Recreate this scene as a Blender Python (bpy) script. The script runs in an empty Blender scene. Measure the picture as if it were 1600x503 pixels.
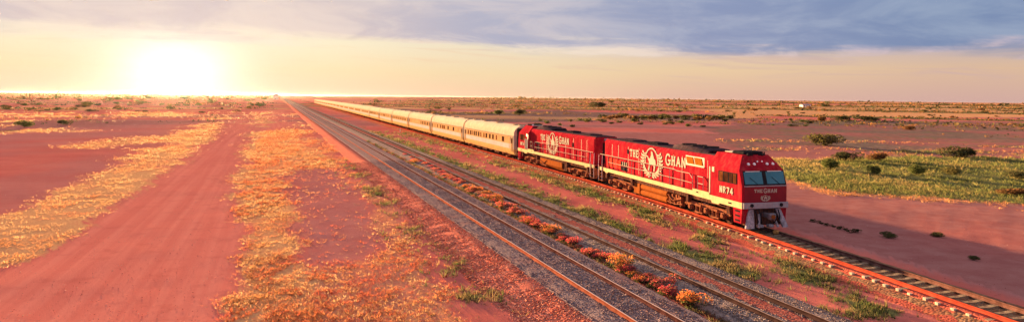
import bpy, bmesh, math, random
import numpy as np
from mathutils import Vector, Matrix

random.seed(7)
rng = np.random.default_rng(11)
R = math.radians

# ------------------------------------------------------------------ camera
FPX = 1067.0          # focal length in pixels of a 1600 px wide frame (24 mm lens)
CAM_Z = 7.69          # drone height above the ground
ROLL = math.atan(.0104)
PPX, PPY = 800.0, 152.3
sc = bpy.context.scene
cam_d = bpy.data.cameras.new('camera')
cam = bpy.data.objects.new('camera', cam_d)
sc.collection.objects.link(cam)
sc.camera = cam
cam_d.sensor_width = 36
cam_d.lens = FPX / 1600 * 36
cam_d.shift_y = -(251.5 - PPY) / 1600
cam_d.clip_start = .1
cam_d.clip_end = 200000
cam.location = (0, 0, CAM_Z)
cam.rotation_euler = (R(90), -ROLL, 0)

# ------------------------------------------------------------------ sun, sky, exposure
SUN_AZ = R(-26.2)     # from +Y, negative = to the left
SUN_EL = R(3.9)
SUN_DIR = Vector((math.sin(SUN_AZ) * math.cos(SUN_EL), math.cos(SUN_AZ) * math.cos(SUN_EL), math.sin(SUN_EL)))
EXPO = 3.3
sun_d = bpy.data.lights.new('sun', 'SUN')
sun_d.energy = 5.0
sun_d.angle = R(.7)
sun_d.color = (1.0, .58, .26)
sun = bpy.data.objects.new('sun', sun_d)
sc.collection.objects.link(sun)
sun.rotation_euler = SUN_DIR.to_track_quat('Z', 'Y').to_euler()
sun.location = SUN_DIR * 500

sc.view_settings.view_transform = 'Standard'
sc.view_settings.look = 'None'
sc.view_settings.exposure = EXPO
sc.view_settings.gamma = 1
sc.view_settings.use_curve_mapping = False


def srgb(r, g, b):
    f = lambda c: (c / 255 / 12.92) if c / 255 <= .04045 else ((c / 255 + .055) / 1.055) ** 2.4
    return (f(r), f(g), f(b), 1)


class NT:
    """small wrapper for writing node trees"""
    def __init__(self, tree):
        self.t = tree
        tree.nodes.clear()

    def n(self, typ, **kw):
        nd = self.t.nodes.new(typ)
        for k, v in kw.items():
            setattr(nd, k, v)
        return nd

    def put(self, sock, v):
        if v is None:
            return
        if isinstance(v, bpy.types.NodeSocket):
            self.t.links.new(v, sock)
        else:
            sock.default_value = v

    def math(self, op, a, b=None, c=None, clamp=False):
        m = self.n('ShaderNodeMath', operation=op, use_clamp=clamp)
        for i, v in enumerate((a, b, c)):
            self.put(m.inputs[i], v)
        return m.outputs[0]

    def vmath(self, op, a, b=None):
        m = self.n('ShaderNodeVectorMath', operation=op)
        self.put(m.inputs[0], a)
        self.put(m.inputs[1], b)
        return m.outputs['Value'] if op in ('DOT_PRODUCT', 'LENGTH') else m.outputs[0]

    def mix(self, f, a, b, blend='MIX'):
        m = self.n('ShaderNodeMix', data_type='RGBA', blend_type=blend)
        self.put(m.inputs[0], f)
        self.put(m.inputs[6], a)
        self.put(m.inputs[7], b)
        return m.outputs[2]

    def step(self, v, a, b, lo=0., hi=1.):
        m = self.n('ShaderNodeMapRange', interpolation_type='SMOOTHSTEP')
        for i, x in enumerate((v, a, b, lo, hi)):
            self.put(m.inputs[i], x)
        return m.outputs[0]

    def noise(self, vec, scale, detail=4., rough=.55, dist=0.):
        m = self.n('ShaderNodeTexNoise')
        self.put(m.inputs['Vector'], vec)
        m.inputs['Scale'].default_value = scale
        m.inputs['Detail'].default_value = detail
        m.inputs['Roughness'].default_value = rough
        m.inputs['Distortion'].default_value = dist
        return m.outputs['Fac']

    def ramp(self, f, stops):
        m = self.n('ShaderNodeValToRGB')
        e = m.color_ramp.elements
        while len(e) < len(stops):
            e.new(.5)
        for el, (p, c) in zip(e, stops):
            el.position = p
            el.color = c
        self.put(m.inputs[0], f)
        return m.outputs[0]

    def mapping(self, vec, scale, rot=(0, 0, 0), loc=(0, 0, 0)):
        m = self.n('ShaderNodeMapping')
        self.put(m.inputs[0], vec)
        m.inputs['Scale'].default_value = scale
        m.inputs['Rotation'].default_value = rot
        m.inputs['Location'].default_value = loc
        return m.outputs[0]


world = bpy.data.worlds.new('World')
sc.world = world
world.use_nodes = True
w = NT(world.node_tree)
geo = w.n('ShaderNodeNewGeometry')
tc = w.n('ShaderNodeTexCoord')
dirv = w.vmath('NORMALIZE', tc.outputs['Generated'])
sep = w.n('ShaderNodeSeparateXYZ')
w.put(sep.inputs[0], dirv)
dz = sep.outputs[2]
el = w.math('MULTIPLY', w.math('ARCSINE', dz), 180 / math.pi)          # elevation, degrees
hd = w.vmath('NORMALIZE', w.vmath('MULTIPLY', dirv, (1, 1, 0)))
caz = w.vmath('DOT_PRODUCT', hd, (math.sin(SUN_AZ), math.cos(SUN_AZ), 0))
daz = w.math('MULTIPLY', w.math('ARCCOSINE', w.math('MINIMUM', caz, 1.)), 180 / math.pi)   # azimuth from the sun
csun = w.vmath('DOT_PRODUCT', dirv, tuple(SUN_DIR))
dsun = w.math('MULTIPLY', w.math('ARCCOSINE', w.math('MINIMUM', csun, 1.)), 180 / math.pi)  # angle from the sun

sky = w.n('ShaderNodeTexSky', sky_type='NISHITA', sun_disc=False)
sky.sun_elevation = SUN_EL
sky.sun_rotation = SUN_AZ
sky.air_density = 1.6
sky.dust_density = .3
sky.ozone_density = 1.2

# the hazy band of evening air under the cloud deck: colour by height, at four azimuths from the sun
e10 = w.math('DIVIDE', el, 10.)
b09 = w.ramp(e10, [(0, srgb(254, 222, 190)), (.2, srgb(252, 230, 186)), (.42, srgb(251, 240, 208)), (1, srgb(236, 228, 218))])
b26 = w.ramp(e10, [(0, srgb(247, 208, 174)), (.2, srgb(245, 220, 178)), (.42, srgb(240, 226, 200)), (1, srgb(205, 208, 214))])
b42 = w.ramp(e10, [(0, srgb(226, 184, 166)), (.24, srgb(236, 206, 168)), (.42, srgb(222, 198, 186)), (1, srgb(165, 184, 205))])
b60 = w.ramp(e10, [(0, srgb(212, 173, 164)), (.24, srgb(222, 188, 160)), (.40, srgb(196, 180, 184)), (1, srgb(150, 172, 198))])
band = w.mix(w.step(daz, 9, 26), b09, b26)
band = w.mix(w.step(daz, 24, 43), band, b42)
band = w.mix(w.step(daz, 40, 62), band, b60)
band = w.mix(w.step(daz, 65, 150), band, srgb(140, 130, 160))
# cloud deck: long flat streaks
tilt = w.n('ShaderNodeCombineXYZ')
w.put(tilt.inputs[0], sep.outputs[0])
w.put(tilt.inputs[1], sep.outputs[1])
w.put(tilt.inputs[2], w.math('MULTIPLY_ADD', sep.outputs[0], .035, dz))
n1 = w.noise(w.mapping(tilt.outputs[0], (2.6, 2.6, 26), (0, 0, 0), (3.1, .7, .4)), 1.0, 5, .55, .5)
n2 = w.noise(w.mapping(tilt.outputs[0], (4.5, 4.5, 75), (0, 0, 0), (1.3, 5.2, 2.)), 1.0, 6, .6, .8)
n3 = w.noise(w.mapping(tilt.outputs[0], (7, 7, 26), (0, 0, 0), (8.3, 2.2, 5.)), 1.0, 6, .62, .6)
edge = w.math('ADD', el, w.math('MULTIPLY_ADD', n1, 2.6, -1.3))
edge = w.math('ADD', edge, w.math('MULTIPLY_ADD', n2, 1.3, -.65))
edge = w.math('ADD', edge, w.step(daz, 8, 56, .2, 1.05))
deck = w.step(edge, 4.1, 5.35)
c09 = w.mix(w.step(n3, .35, .65), srgb(214, 198, 202), srgb(234, 216, 210))
c26 = w.mix(w.step(n3, .35, .65), srgb(172, 176, 202), srgb(206, 198, 208))
c42 = w.mix(w.step(n3, .35, .68), srgb(136, 151, 190), srgb(164, 174, 202))
c60 = w.mix(w.step(n3, .35, .68), srgb(116, 140, 182), srgb(146, 165, 196))
ccol = w.mix(w.step(daz, 8, 27), c09, c26)
ccol = w.mix(w.step(daz, 24, 43), ccol, c42)
ccol = w.mix(w.step(daz, 40, 60), ccol, c60)
# thin veils and sunlit lower rims
rim = w.math('MULTIPLY', w.step(edge, 4.2, 4.6), w.step(edge, 5.5, 4.8))
rimc = w.mix(w.step(daz, 25, 60), srgb(255, 238, 216), srgb(222, 196, 204))
veil = w.math('MULTIPLY', w.step(n2, .5, .68), w.step(el, .8, 2.))
lowc = w.mix(w.step(daz, 12, 50), srgb(248, 214, 176), srgb(206, 176, 176))
skyc = w.mix(w.math('MULTIPLY', veil, .55), band, lowc)
ccol = w.mix(w.step(el, 9, 40), ccol, srgb(214, 200, 212))      # the deck thins out to a pale mauve veil overhead
skyc = w.mix(w.math('MULTIPLY', deck, .95), skyc, ccol)
skyc = w.mix(w.math('MULTIPLY', w.math('MULTIPLY', rim, w.step(n3, .4, .62)), .7), skyc, rimc)
# aureole round the low sun
gv = w.vmath('LENGTH', w.vmath('MULTIPLY', w.vmath('SUBTRACT', dirv, (SUN_DIR.x, SUN_DIR.y, SUN_DIR.z - R(2.3))), (1., 1., 1.6)))
gdeg = w.math('MULTIPLY', gv, 180 / math.pi)
gauss = lambda wd: w.math('EXPONENT', w.math('MULTIPLY', w.math('POWER', w.math('DIVIDE', gdeg, wd), 2.), -1.))
clear = w.math('MULTIPLY_ADD', deck, -.55, 1.)
skyc = w.mix(w.math('MULTIPLY', w.math('MULTIPLY', gauss(8.), .45), clear), skyc, (1.0, .93, .78, 1))
skyc = w.mix(1., skyc, w.mix(w.math('MULTIPLY', gauss(3.7), clear), (0, 0, 0, 1), (.7, .7, .66, 1)), 'ADD')
# scale the display colours back by the exposure, and add the clear-air light of the sky model
disp = w.mix(1., skyc, (2 ** -EXPO,) * 3 + (1,), 'MULTIPLY')
bg1 = w.n('ShaderNodeBackground')
w.put(bg1.inputs[0], disp)
bg1.inputs[1].default_value = .95
bg2 = w.n('ShaderNodeBackground')
w.put(bg2.inputs[0], sky.outputs[0])
bg2.inputs[1].default_value = .05 * .016
addw = w.n('ShaderNodeAddShader')
w.t.links.new(bg1.outputs[0], addw.inputs[0])
w.t.links.new(bg2.outputs[0], addw.inputs[1])
wo = w.n('ShaderNodeOutputWorld')
w.t.links.new(addw.outputs[0], wo.inputs[0])

# ------------------------------------------------------------------ helpers
COL = sc.collection


def gp(px, py, z=0.):
    """ground point that photograph pixel (px, py) looks at"""
    dx, dy = px - PPX, py - PPY
    u = dx * math.cos(ROLL) + dy * math.sin(ROLL)
    v = -dx * math.sin(ROLL) + dy * math.cos(ROLL)
    k = (CAM_Z - z) / v
    return (u * k, FPX * k)


def link(name, me, parent=None, loc=None, rotz=None):
    o = bpy.data.objects.new(name, me)
    COL.objects.link(o)
    if parent:
        o.parent = parent
    if loc is not None:
        o.location = loc
    if rotz is not None:
        o.rotation_euler = (0, 0, rotz)
    return o


def tag(o, label=None, cat=None, group=None, kind=None):
    for k, v in (('label', label), ('category', cat), ('group', group), ('kind', kind)):
        if v:
            o[k] = v
    return o


class MB:
    """collects shapes, builds one mesh"""
    def __init__(self):
        self.v, self.f = [], []

    def add(self, vs, fs):
        b = len(self.v)
        self.v += [tuple(p) for p in vs]
        self.f += [tuple(i + b for i in f) for f in fs]
        return self

    def box(self, x0, x1, y0, y1, z0, z1, c=0.):
        if c:
            return self.prism([(y0 + c, z0), (y1 - c, z0), (y1, z0 + c), (y1, z1 - c), (y1 - c, z1), (y0 + c, z1), (y0, z1 - c), (y0, z0 + c)], x0, x1, c)
        vs = [(x, y, z) for x in (x0, x1) for y in (y0, y1) for z in (z0, z1)]
        return self.add(vs, [(0, 1, 3, 2), (4, 6, 7, 5), (0, 4, 5, 1), (2, 3, 7, 6), (0, 2, 6, 4), (1, 5, 7, 3)])

    def prism(self, prof, x0, x1, c=0.):
        """profile in (y, z), counter-clockwise seen from +x, extruded along x; c = chamfer at both ends"""
        n = len(prof)
        if c:
            cy = sum(p[0] for p in prof) / n
            cz = sum(p[1] for p in prof) / n
            wy = max(abs(p[0] - cy) for p in prof) + 1e-6
            wz = max(abs(p[1] - cz) for p in prof) + 1e-6
            sh = [(cy + (p[0] - cy) * (1 - c / wy), cz + (p[1] - cz) * (1 - c / wz)) for p in prof]
            rings = [(x0, sh), (x0 + c, prof), (x1 - c, prof), (x1, sh)]
        else:
            rings = [(x0, prof), (x1, prof)]
        vs = [(x, p[0], p[1]) for x, pr in rings for p in pr]
        fs = []
        for k in range(len(rings) - 1):
            for i in range(n):
                j = (i + 1) % n
                fs.append((k * n + i, k * n + j, (k + 1) * n + j, (k + 1) * n + i)[::-1])
        m = (len(rings) - 1) * n
        fs.append(tuple(range(n))[::-1])
        fs.append(tuple(range(m, m + n)))
        return self.add(vs, fs)

    def plate(self, poly, y0, y1):
        """polygon in (x, z) given thickness along y"""
        n = len(poly)
        vs = [(p[0], y0, p[1]) for p in poly] + [(p[0], y1, p[1]) for p in poly]
        fs = [tuple(range(n)), tuple(range(n, 2 * n))[::-1]]
        for i in range(n):
            j = (i + 1) % n
            fs.append((i, i + n, j + n, j))
        return self.add(vs, fs)

    def cyl(self, p, q, r, n=10, r2=None):
        p, q = Vector(p), Vector(q)
        d = (q - p).normalized()
        a = d.orthogonal().normalized()
        b = d.cross(a)
        r2 = r if r2 is None else r2
        vs = []
        for c, rr in ((p, r), (q, r2)):
            for i in range(n):
                t = 2 * math.pi * i / n
                vs.append(c + (a * math.cos(t) + b * math.sin(t)) * rr)
        fs = [(i, (i + 1) % n, (i + 1) % n + n, i + n) for i in range(n)]
        fs += [tuple(range(n))[::-1], tuple(range(n, 2 * n))]
        return self.add(vs, fs)

    def tube(self, pts, r, n=5):
        for p, q in zip(pts, pts[1:]):
            self.cyl(p, q, r, n)
        return self

    def build(self, name, mat, parent=None, loc=None, rotz=None, smooth=None):
        me = bpy.data.meshes.new(name)
        me.from_pydata(self.v, [], self.f)
        bm = bmesh.new()
        bm.from_mesh(me)
        bmesh.ops.recalc_face_normals(bm, faces=bm.faces)
        bm.to_mesh(me)
        bm.free()
        me.materials.append(mat)
        if smooth:
            me.shade_smooth()
            me.set_sharp_from_angle(angle=R(smooth))
        return link(name, me, parent, loc, rotz)


def fast_mesh(name, V, Fa, mat, cols=None, smooth=False):
    """V (n,3); Fa (m,k) faces all with k corners; cols (n,4) point colours"""
    me = bpy.data.meshes.new(name)
    n, (m, k) = len(V), Fa.shape
    me.vertices.add(n)
    me.vertices.foreach_set('co', np.ascontiguousarray(V, dtype=np.float32).ravel())
    me.loops.add(m * k)
    me.loops.foreach_set('vertex_index', np.ascontiguousarray(Fa, dtype=np.int32).ravel())
    me.polygons.add(m)
    me.polygons.foreach_set('loop_start', np.arange(0, m * k, k, dtype=np.int32))
    me.polygons.foreach_set('loop_total', np.full(m, k, dtype=np.int32))
    if smooth:
        me.polygons.foreach_set('use_smooth', np.ones(m, dtype=bool))
    me.update(calc_edges=True)
    if cols is not None:
        a = me.color_attributes.new('tint', 'FLOAT_COLOR', 'POINT')
        a.data.foreach_set('color', np.ascontiguousarray(cols, dtype=np.float32).ravel())
    me.materials.append(mat)
    return me


def hash2(ix, iy, seed):
    h = (ix.astype(np.int64) * 374761393 + iy.astype(np.int64) * 668265263 + seed * 1442695041) & 0xffffffff
    h = ((h ^ (h >> 13)) * 1274126177) & 0xffffffff
    return ((h ^ (h >> 16)) & 0xffff) / 65535.


def vnoise(x, y, seed=0):
    ix, iy = np.floor(x), np.floor(y)
    fx, fy = x - ix, y - iy
    fx, fy = fx * fx * (3 - 2 * fx), fy * fy * (3 - 2 * fy)
    a, b = hash2(ix, iy, seed), hash2(ix + 1, iy, seed)
    c, d = hash2(ix, iy + 1, seed), hash2(ix + 1, iy + 1, seed)
    return (a * (1 - fx) + b * fx) * (1 - fy) + (c * (1 - fx) + d * fx) * fy


def fbm(x, y, seed=0, o=4):
    s, a, t = 0, .5, 0
    for i in range(o):
        s = s + a * vnoise(x * 2 ** i + i * 17.3, y * 2 ** i - i * 9.1, seed + i)
        t += a
        a *= .55
    return s / t


def sstep(x, a, b):
    t = np.clip((x - a) / (b - a), 0, 1)
    return t * t * (3 - 2 * t)


# ------------------------------------------------------------------ materials
def paint(name, col, rough=.45, metal=0., var=.15, scale=3., bump=0., bscale=40., coat=0., dirt=None, dirt_amt=.0, attr=None, spec=.5):
    """a procedural surface: base colour broken up by noise, optional dust, fine relief"""
    m = bpy.data.materials.new(name)
    m.use_nodes = True
    t = NT(m.node_tree)
    g = t.n('ShaderNodeTexCoord').outputs['Object']
    c = (*col[:3], 1)
    nz = t.noise(g, scale, 5, .6)
    lo = tuple(x * (1 - var) for x in c[:3]) + (1,)
    hi = tuple(min(1, x * (1 + var)) for x in c[:3]) + (1,)
    base = t.mix(t.step(nz, .3, .7), lo, hi)
    if dirt:
        dn = t.noise(t.mapping(g, (1.6, 1.6, .45)), scale * 1.7, 6, .68)
        base = t.mix(t.math('MULTIPLY', t.step(dn, .42, .72), dirt_amt), base, (*dirt, 1))
    b = t.n('ShaderNodeBsdfPrincipled')
    t.put(b.inputs['Base Color'], base)
    t.put(b.inputs['Roughness'], t.math('MULTIPLY_ADD', nz, .2, rough - .1))
    b.inputs['Metallic'].default_value = metal
    b.inputs['Specular IOR Level'].default_value = spec
    b.inputs['Coat Weight'].default_value = coat
    b.inputs['Coat Roughness'].default_value = .12
    if bump:
        bp = t.n('ShaderNodeBump')
        bp.inputs['Strength'].default_value = bump
        bp.inputs['Distance'].default_value = .02
        t.put(bp.inputs['Height'], t.noise(g, bscale, 3, .6))
        t.put(b.inputs['Normal'], bp.outputs[0])
    o = t.n('ShaderNodeOutputMaterial')
    t.t.links.new(b.outputs[0], o.inputs[0])
    return m


DUST = (.36, .13, .08)
M = {}
M['red'] = paint('red_paint', (.29, .012, .025), .5, var=.22, scale=1.3, spec=.0, dirt=(.40, .085, .07), dirt_amt=.42)
M['dark_red'] = paint('deep_red_paint_nose_shade', (.20, .006, .020), .4, var=.1, scale=1.3, coat=.05, spec=.25)  # trim red, darkened so that the nose's shade sits in the colour
M['cream'] = paint('cream_paint', (.58, .50, .27), .6, spec=0., var=.1, scale=2., dirt=(.38, .24, .13), dirt_amt=.35)
M['letter'] = paint('cream_lettering', (.46, .43, .35), .6, spec=0., var=.06, scale=5)
M['white'] = paint('white_paint', (.78, .76, .72), .5, var=.08, scale=5, spec=0.)
M['silver'] = paint('silver_paint', (.34, .33, .36), .5, 0., var=.12, scale=4, dirt=DUST, dirt_amt=.25, spec=0.)
M['black'] = paint('black_paint', (.022, .022, .026), .5, var=.3, scale=4, spec=0.)
M['roof'] = paint('sooty_roof', (.045, .035, .045), .6, var=.3, scale=2.5, dirt=(.2, .08, .06), dirt_amt=.35, spec=0.)
M['frame'] = paint('dusty_bogie_steel', (.20, .075, .045), .75, var=.4, scale=3.5, dirt=(.45, .18, .09), dirt_amt=.7, bump=.3, spec=0.)
M['dusty_dark'] = paint('dusty_dark_steel', (.06, .035, .03), .7, var=.4, scale=4, dirt=DUST, dirt_amt=.5, spec=0.)
M['tank'] = paint('dusty_orange_tank', (.28, .085, .022), .6, var=.18, scale=2, dirt=(.34, .13, .05), dirt_amt=.5, spec=0.)
M['grille'] = paint('amber_grille', (.30, .10, .014), .6, var=.2, scale=5, spec=0.)
M['grey'] = paint('grey_metal', (.16, .15, .17), .5, .3, var=.25, scale=4, dirt=DUST, dirt_amt=.3, spec=0.)
M['plough'] = paint('worn_plough_paint', (.36, .34, .38), .55, var=.4, scale=4, dirt=(.12, .07, .08), dirt_amt=.6, spec=0.)
M['concrete'] = paint('sleeper_concrete', (.23, .185, .13), .9, var=.4, scale=5, dirt=(.20, .07, .05), dirt_amt=.8, bump=.5, spec=0.)
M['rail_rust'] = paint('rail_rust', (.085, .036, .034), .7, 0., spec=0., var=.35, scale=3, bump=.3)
M['rail_head'] = paint('polished_rail_head', (.44, .34, .33), .5, 0., spec=.0, var=.15, scale=8)
M['rail_old'] = paint('old_rail_rust', (.13, .065, .055), .8, 0., spec=0., var=.35, scale=3, bump=.3)
M['bark'] = paint('bark', (.10, .06, .045), .9, var=.3, scale=8, bump=.5, spec=0.)
M['lit_sleeper_end'] = paint('sunlit_sleeper_end', (.44, .36, .28), .8, var=.35, scale=6, spec=0.)  # sunlight on the left ends put into a paler colour
M['post'] = paint('white_post', (.75, .72, .68), .6, var=.1, scale=5, spec=0.)
M['rock'] = paint('ochre_rock', (.55, .27, .09), .85, var=.3, scale=6, bump=.6, spec=0.)
M['lamp'] = paint('lamp_glass', (.75, .76, .78), .12, var=.05, coat=.8)


def glass_mat(name, col, rough=.06):
    m = bpy.data.materials.new(name)
    m.use_nodes = True
    t = NT(m.node_tree)
    g = t.n('ShaderNodeTexCoord').outputs['Object']
    nz = t.noise(g, 2.2, 3)
    b = t.n('ShaderNodeBsdfPrincipled')
    t.put(b.inputs['Base Color'], t.mix(nz, tuple(c * .6 for c in col) + (1,), (*col, 1)))
    b.inputs['Roughness'].default_value = rough
    b.inputs['Specular IOR Level'].default_value = .25
    b.inputs['Coat Weight'].default_value = 0.
    b.inputs['Coat Roughness'].default_value = .04
    o = t.n('ShaderNodeOutputMaterial')
    t.t.links.new(b.outputs[0], o.inputs[0])
    return m


M['windshield'] = glass_mat('windshield_glass', (.06, .25, .33))
M['pane'] = paint('dark_window_glass', (.045, .018, .012), .3, var=.4, scale=1.5, spec=0.)
M['amber_pane'] = paint('amber_window_glass', (.13, .045, .018), .3, var=.4, scale=1.5, spec=0.)  # amber variant of the window panes


def steel_mat():
    """fluted stainless steel of the carriages"""
    m = bpy.data.materials.new('fluted_stainless_steel')
    m.use_nodes = True
    t = NT(m.node_tree)
    g = t.n('ShaderNodeTexCoord').outputs['Object']
    s = t.n('ShaderNodeSeparateXYZ')
    t.put(s.inputs[0], g)
    nz = t.noise(t.mapping(g, (.35, 1, 3)), 1.6, 4)
    pan = t.noise(t.mapping(g, (.25, 0, 0)), 3., 0)
    b = t.n('ShaderNodeBsdfPrincipled')
    base = t.mix(t.step(nz, .3, .7), (.46, .40, .29, 1), (.56, .49, .36, 1))
    base = t.mix(t.math('MULTIPLY', t.step(pan, .4, .6), .4), base, (.44, .39, .36, 1))
    t.put(b.inputs['Base Color'], base)
    b.inputs['Metallic'].default_value = 0.
    b.inputs['Specular IOR Level'].default_value = 0.
    t.put(b.inputs['Roughness'], t.math('MULTIPLY_ADD', nz, .15, .34))
    wv = t.math('SINE', t.math('MULTIPLY', s.outputs[2], 70.))
    bp = t.n('ShaderNodeBump')
    bp.inputs['Strength'].default_value = .25
    bp.inputs['Distance'].default_value = .012
    t.put(bp.inputs['Height'], wv)
    t.put(b.inputs['Normal'], bp.outputs[0])
    o = t.n('ShaderNodeOutputMaterial')
    t.t.links.new(b.outputs[0], o.inputs[0])
    return m


M['steel'] = steel_mat()
M['steel_roof'] = paint('carriage_roof', (.56, .48, .35), .65, 0., spec=0., var=.1, scale=1.2, dirt=(.40, .27, .17), dirt_amt=.3)
M['steel_reflect'] = paint('belt_reflection_tone', (.46, .42, .42), .55, 0., spec=0., var=.08, scale=1.5)  # lilac reflections on the steel put into the belt colour
M['steel_low'] = paint('ground_reflection_skirt', (.52, .35, .15), .55, 0., spec=0., var=.1, scale=1.5, dirt=(.36, .19, .09), dirt_amt=.4)  # reflection of the red ground put into the skirt colour


def leaf_mat(name, transl=.45, rough=.7):
    """leaf and grass blades take their own colour from the tint attribute"""
    m = bpy.data.materials.new(name)
    m.use_nodes = True
    t = NT(m.node_tree)
    a = t.n('ShaderNodeAttribute', attribute_name='tint')
    d = t.n('ShaderNodeBsdfDiffuse')
    t.put(d.inputs[0], a.outputs['Color'])
    tr = t.n('ShaderNodeBsdfTranslucent')
    t.put(tr.inputs[0], a.outputs['Color'])
    mx = t.n('ShaderNodeMixShader')
    mx.inputs[0].default_value = transl
    t.t.links.new(d.outputs[0], mx.inputs[1])
    t.t.links.new(tr.outputs[0], mx.inputs[2])
    o = t.n('ShaderNodeOutputMaterial')
    t.t.links.new(mx.outputs[0], o.inputs[0])
    return m


M['leaf'] = leaf_mat('shrub_leaf', .4)
M['blade'] = leaf_mat('grass_blade', .45)


def stone_mat():
    m = bpy.data.materials.new('ballast_stone')
    m.use_nodes = True
    t = NT(m.node_tree)
    a = t.n('ShaderNodeAttribute', attribute_name='tint')
    g = t.n('ShaderNodeTexCoord').outputs['Object']
    b = t.n('ShaderNodeBsdfPrincipled')
    t.put(b.inputs['Base Color'], t.mix(t.math('MULTIPLY', t.noise(g, 30, 3), .5), a.outputs['Color'], (.10, .06, .055, 1)))
    b.inputs['Roughness'].default_value = .85
    b.inputs['Specular IOR Level'].default_value = 0.
    o = t.n('ShaderNodeOutputMaterial')
    t.t.links.new(b.outputs[0], o.inputs[0])
    return m


M['stone'] = stone_mat()


def bed_mat(name, c1, c2, c3, sc1=14.):
    """crushed stone: voronoi cells of uneven colour with recessed joints"""
    m = bpy.data.materials.new(name)
    m.use_nodes = True
    t = NT(m.node_tree)
    g = t.n('ShaderNodeTexCoord').outputs['Object']
    v = t.n('ShaderNodeTexVoronoi')
    t.put(v.inputs['Vector'], g)
    v.inputs['Scale'].default_value = sc1
    sp = t.n('ShaderNodeSeparateColor')
    t.put(sp.inputs[0], v.outputs['Color'])
    base = t.mix(sp.outputs[0], (*c1, 1), (*c2, 1))
    base = t.mix(t.step(t.noise(g, .5, 5, .6), .45, .7), base, (*c3, 1))
    b = t.n('ShaderNodeBsdfPrincipled')
    t.put(b.inputs['Base Color'], base)
    b.inputs['Roughness'].default_value = .9
    b.inputs['Specular IOR Level'].default_value = 0.
    bp = t.n('ShaderNodeBump')
    bp.inputs['Strength'].default_value = .5
    bp.inputs['Distance'].default_value = .03
    t.put(bp.inputs['Height'], t.math('SUBTRACT', 1., v.outputs['Distance']))
    t.put(b.inputs['Normal'], bp.outputs[0])
    o = t.n('ShaderNodeOutputMaterial')
    t.t.links.new(b.outputs[0], o.inputs[0])
    return m


M['ballast'] = bed_mat('grey_ballast', (.16, .115, .12), (.28, .21, .21), (.23, .135, .13))
M['shoulder'] = bed_mat('red_dusted_ballast', (.50, .135, .09), (.66, .24, .165), (.56, .17, .115))
M['red_bed'] = bed_mat('red_dirt_bed', (.30, .07, .05), (.42, .11, .075), (.34, .08, .058), 11.)
M['dull_bed'] = bed_mat('dull_red_dirt', (.20, .055, .048), (.28, .10, .085), (.22, .06, .05), 11.)
M['old_ballast'] = bed_mat('old_ballast', (.15, .115, .11), (.30, .24, .225), (.21, .155, .14))
M['dirt_ballast'] = bed_mat('dirt_choked_ballast', (.17, .085, .05), (.30, .19, .11), (.24, .075, .05), 9.)

# ------------------------------------------------------------------ track centre lines
HEAD = R(19.0)
D_MAIN = np.array([-math.sin(HEAD), math.cos(HEAD)])     # away from the camera
N_MAIN = np.array([math.cos(HEAD), math.sin(HEAD)])      # to the right
P_MAIN = np.array([5.02, 22.49])
P_MID = np.array([9.95, 22.66])
RAIL_Z = .35


def line_path(p, a, b, n):
    q = np.linspace(0, 1, n) ** 2.2
    s = a + (b - a) * q
    return np.array([p + D_MAIN * t for t in s])


def train_curve():
    def hdg(Y):
        t = min(max((Y - 26) / 46, 0), 1)
        return R(12.6 + 5.9 * t)
    ds = .25
    bk = [np.array([13.35, 38.79])]
    for i in range(2800):
        a = hdg(bk[-1][1])
        bk.append(bk[-1] + ds * np.array([-math.sin(a), math.cos(a)]))
    fw = [bk[0]]
    for i in range(260):
        a = hdg(fw[-1][1])
        fw.append(fw[-1] - ds * np.array([-math.sin(a), math.cos(a)]))
    P = np.array(fw[::-1] + bk[1:])
    s = (np.arange(len(P)) - 260) * ds
    T = np.gradient(P, axis=0)
    T /= np.linalg.norm(T, axis=1)[:, None]
    N = np.stack([T[:, 1], -T[:, 0]], 1)         # right of the away direction
    return s, P + N * .75, T, N


TS, TP, TT, TN = train_curve()


def tpos(s):
    p = np.array([np.interp(s, TS, TP[:, 0]), np.interp(s, TS, TP[:, 1])])
    t = np.array([np.interp(s, TS, TT[:, 0]), np.interp(s, TS, TT[:, 1])])
    return p, t / np.linalg.norm(t)


def main_off(x, y):
    """signed distance to the right of the main track's centre line"""
    return (x - P_MAIN[0]) * N_MAIN[0] + (y - P_MAIN[1]) * N_MAIN[1]


def train_off(x, y):
    cx_ = np.interp(y, TP[:, 1], TP[:, 0])
    return (x - cx_) * .955


# ------------------------------------------------------------------ ground zones (laid out on the ground plane)
def poly(*pp):
    return np.array([gp(*p) for p in pp])


def inside(P, x, y):
    r = np.zeros(x.shape, bool)
    n = len(P)
    j = n - 1
    for i in range(n):
        xi, yi = P[i]
        xj, yj = P[j]
        if yi != yj:
            c = ((yi > y) != (yj > y)) & (x < (xj - xi) * (y - yi) / (yj - yi) + xi)
            r ^= c
        j = i
    return r


Z_ROAD = poly((418, 156), (402, 164), (372, 182), (330, 215), (275, 262), (160, 338), (92, 385), (50, 404), (-60, 440), (-300, 560), (330, 560), (345, 470), (372, 425), (378, 380), (366, 330), (358, 290), (374, 240), (388, 205), (392, 180), (408, 166), (428, 156))
Z_ROAD2 = poly((420, 172), (455, 172), (460, 200), (400, 208), (395, 196))
Z_STRAW_L = poly((350, 190), (310, 195), (215, 238), (130, 282), (60, 318), (-80, 350), (-200, 440), (-60, 440), (50, 404), (92, 385), (160, 338), (275, 262), (330, 215))
Z_STRAW_R = poly((408, 196), (445, 192), (475, 196), (480, 240), (458, 270), (462, 330), (480, 400), (500, 470), (520, 560), (330, 560), (372, 425), (378, 380), (366, 330), (358, 290), (374, 240), (392, 205))
Z_ISLAND = poly((392, 180), (402, 173), (420, 172), (424, 188), (412, 198), (392, 199))
Z_YELLOW = poly((455, 230), (490, 222), (520, 240), (520, 272), (480, 290), (460, 268))
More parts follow.
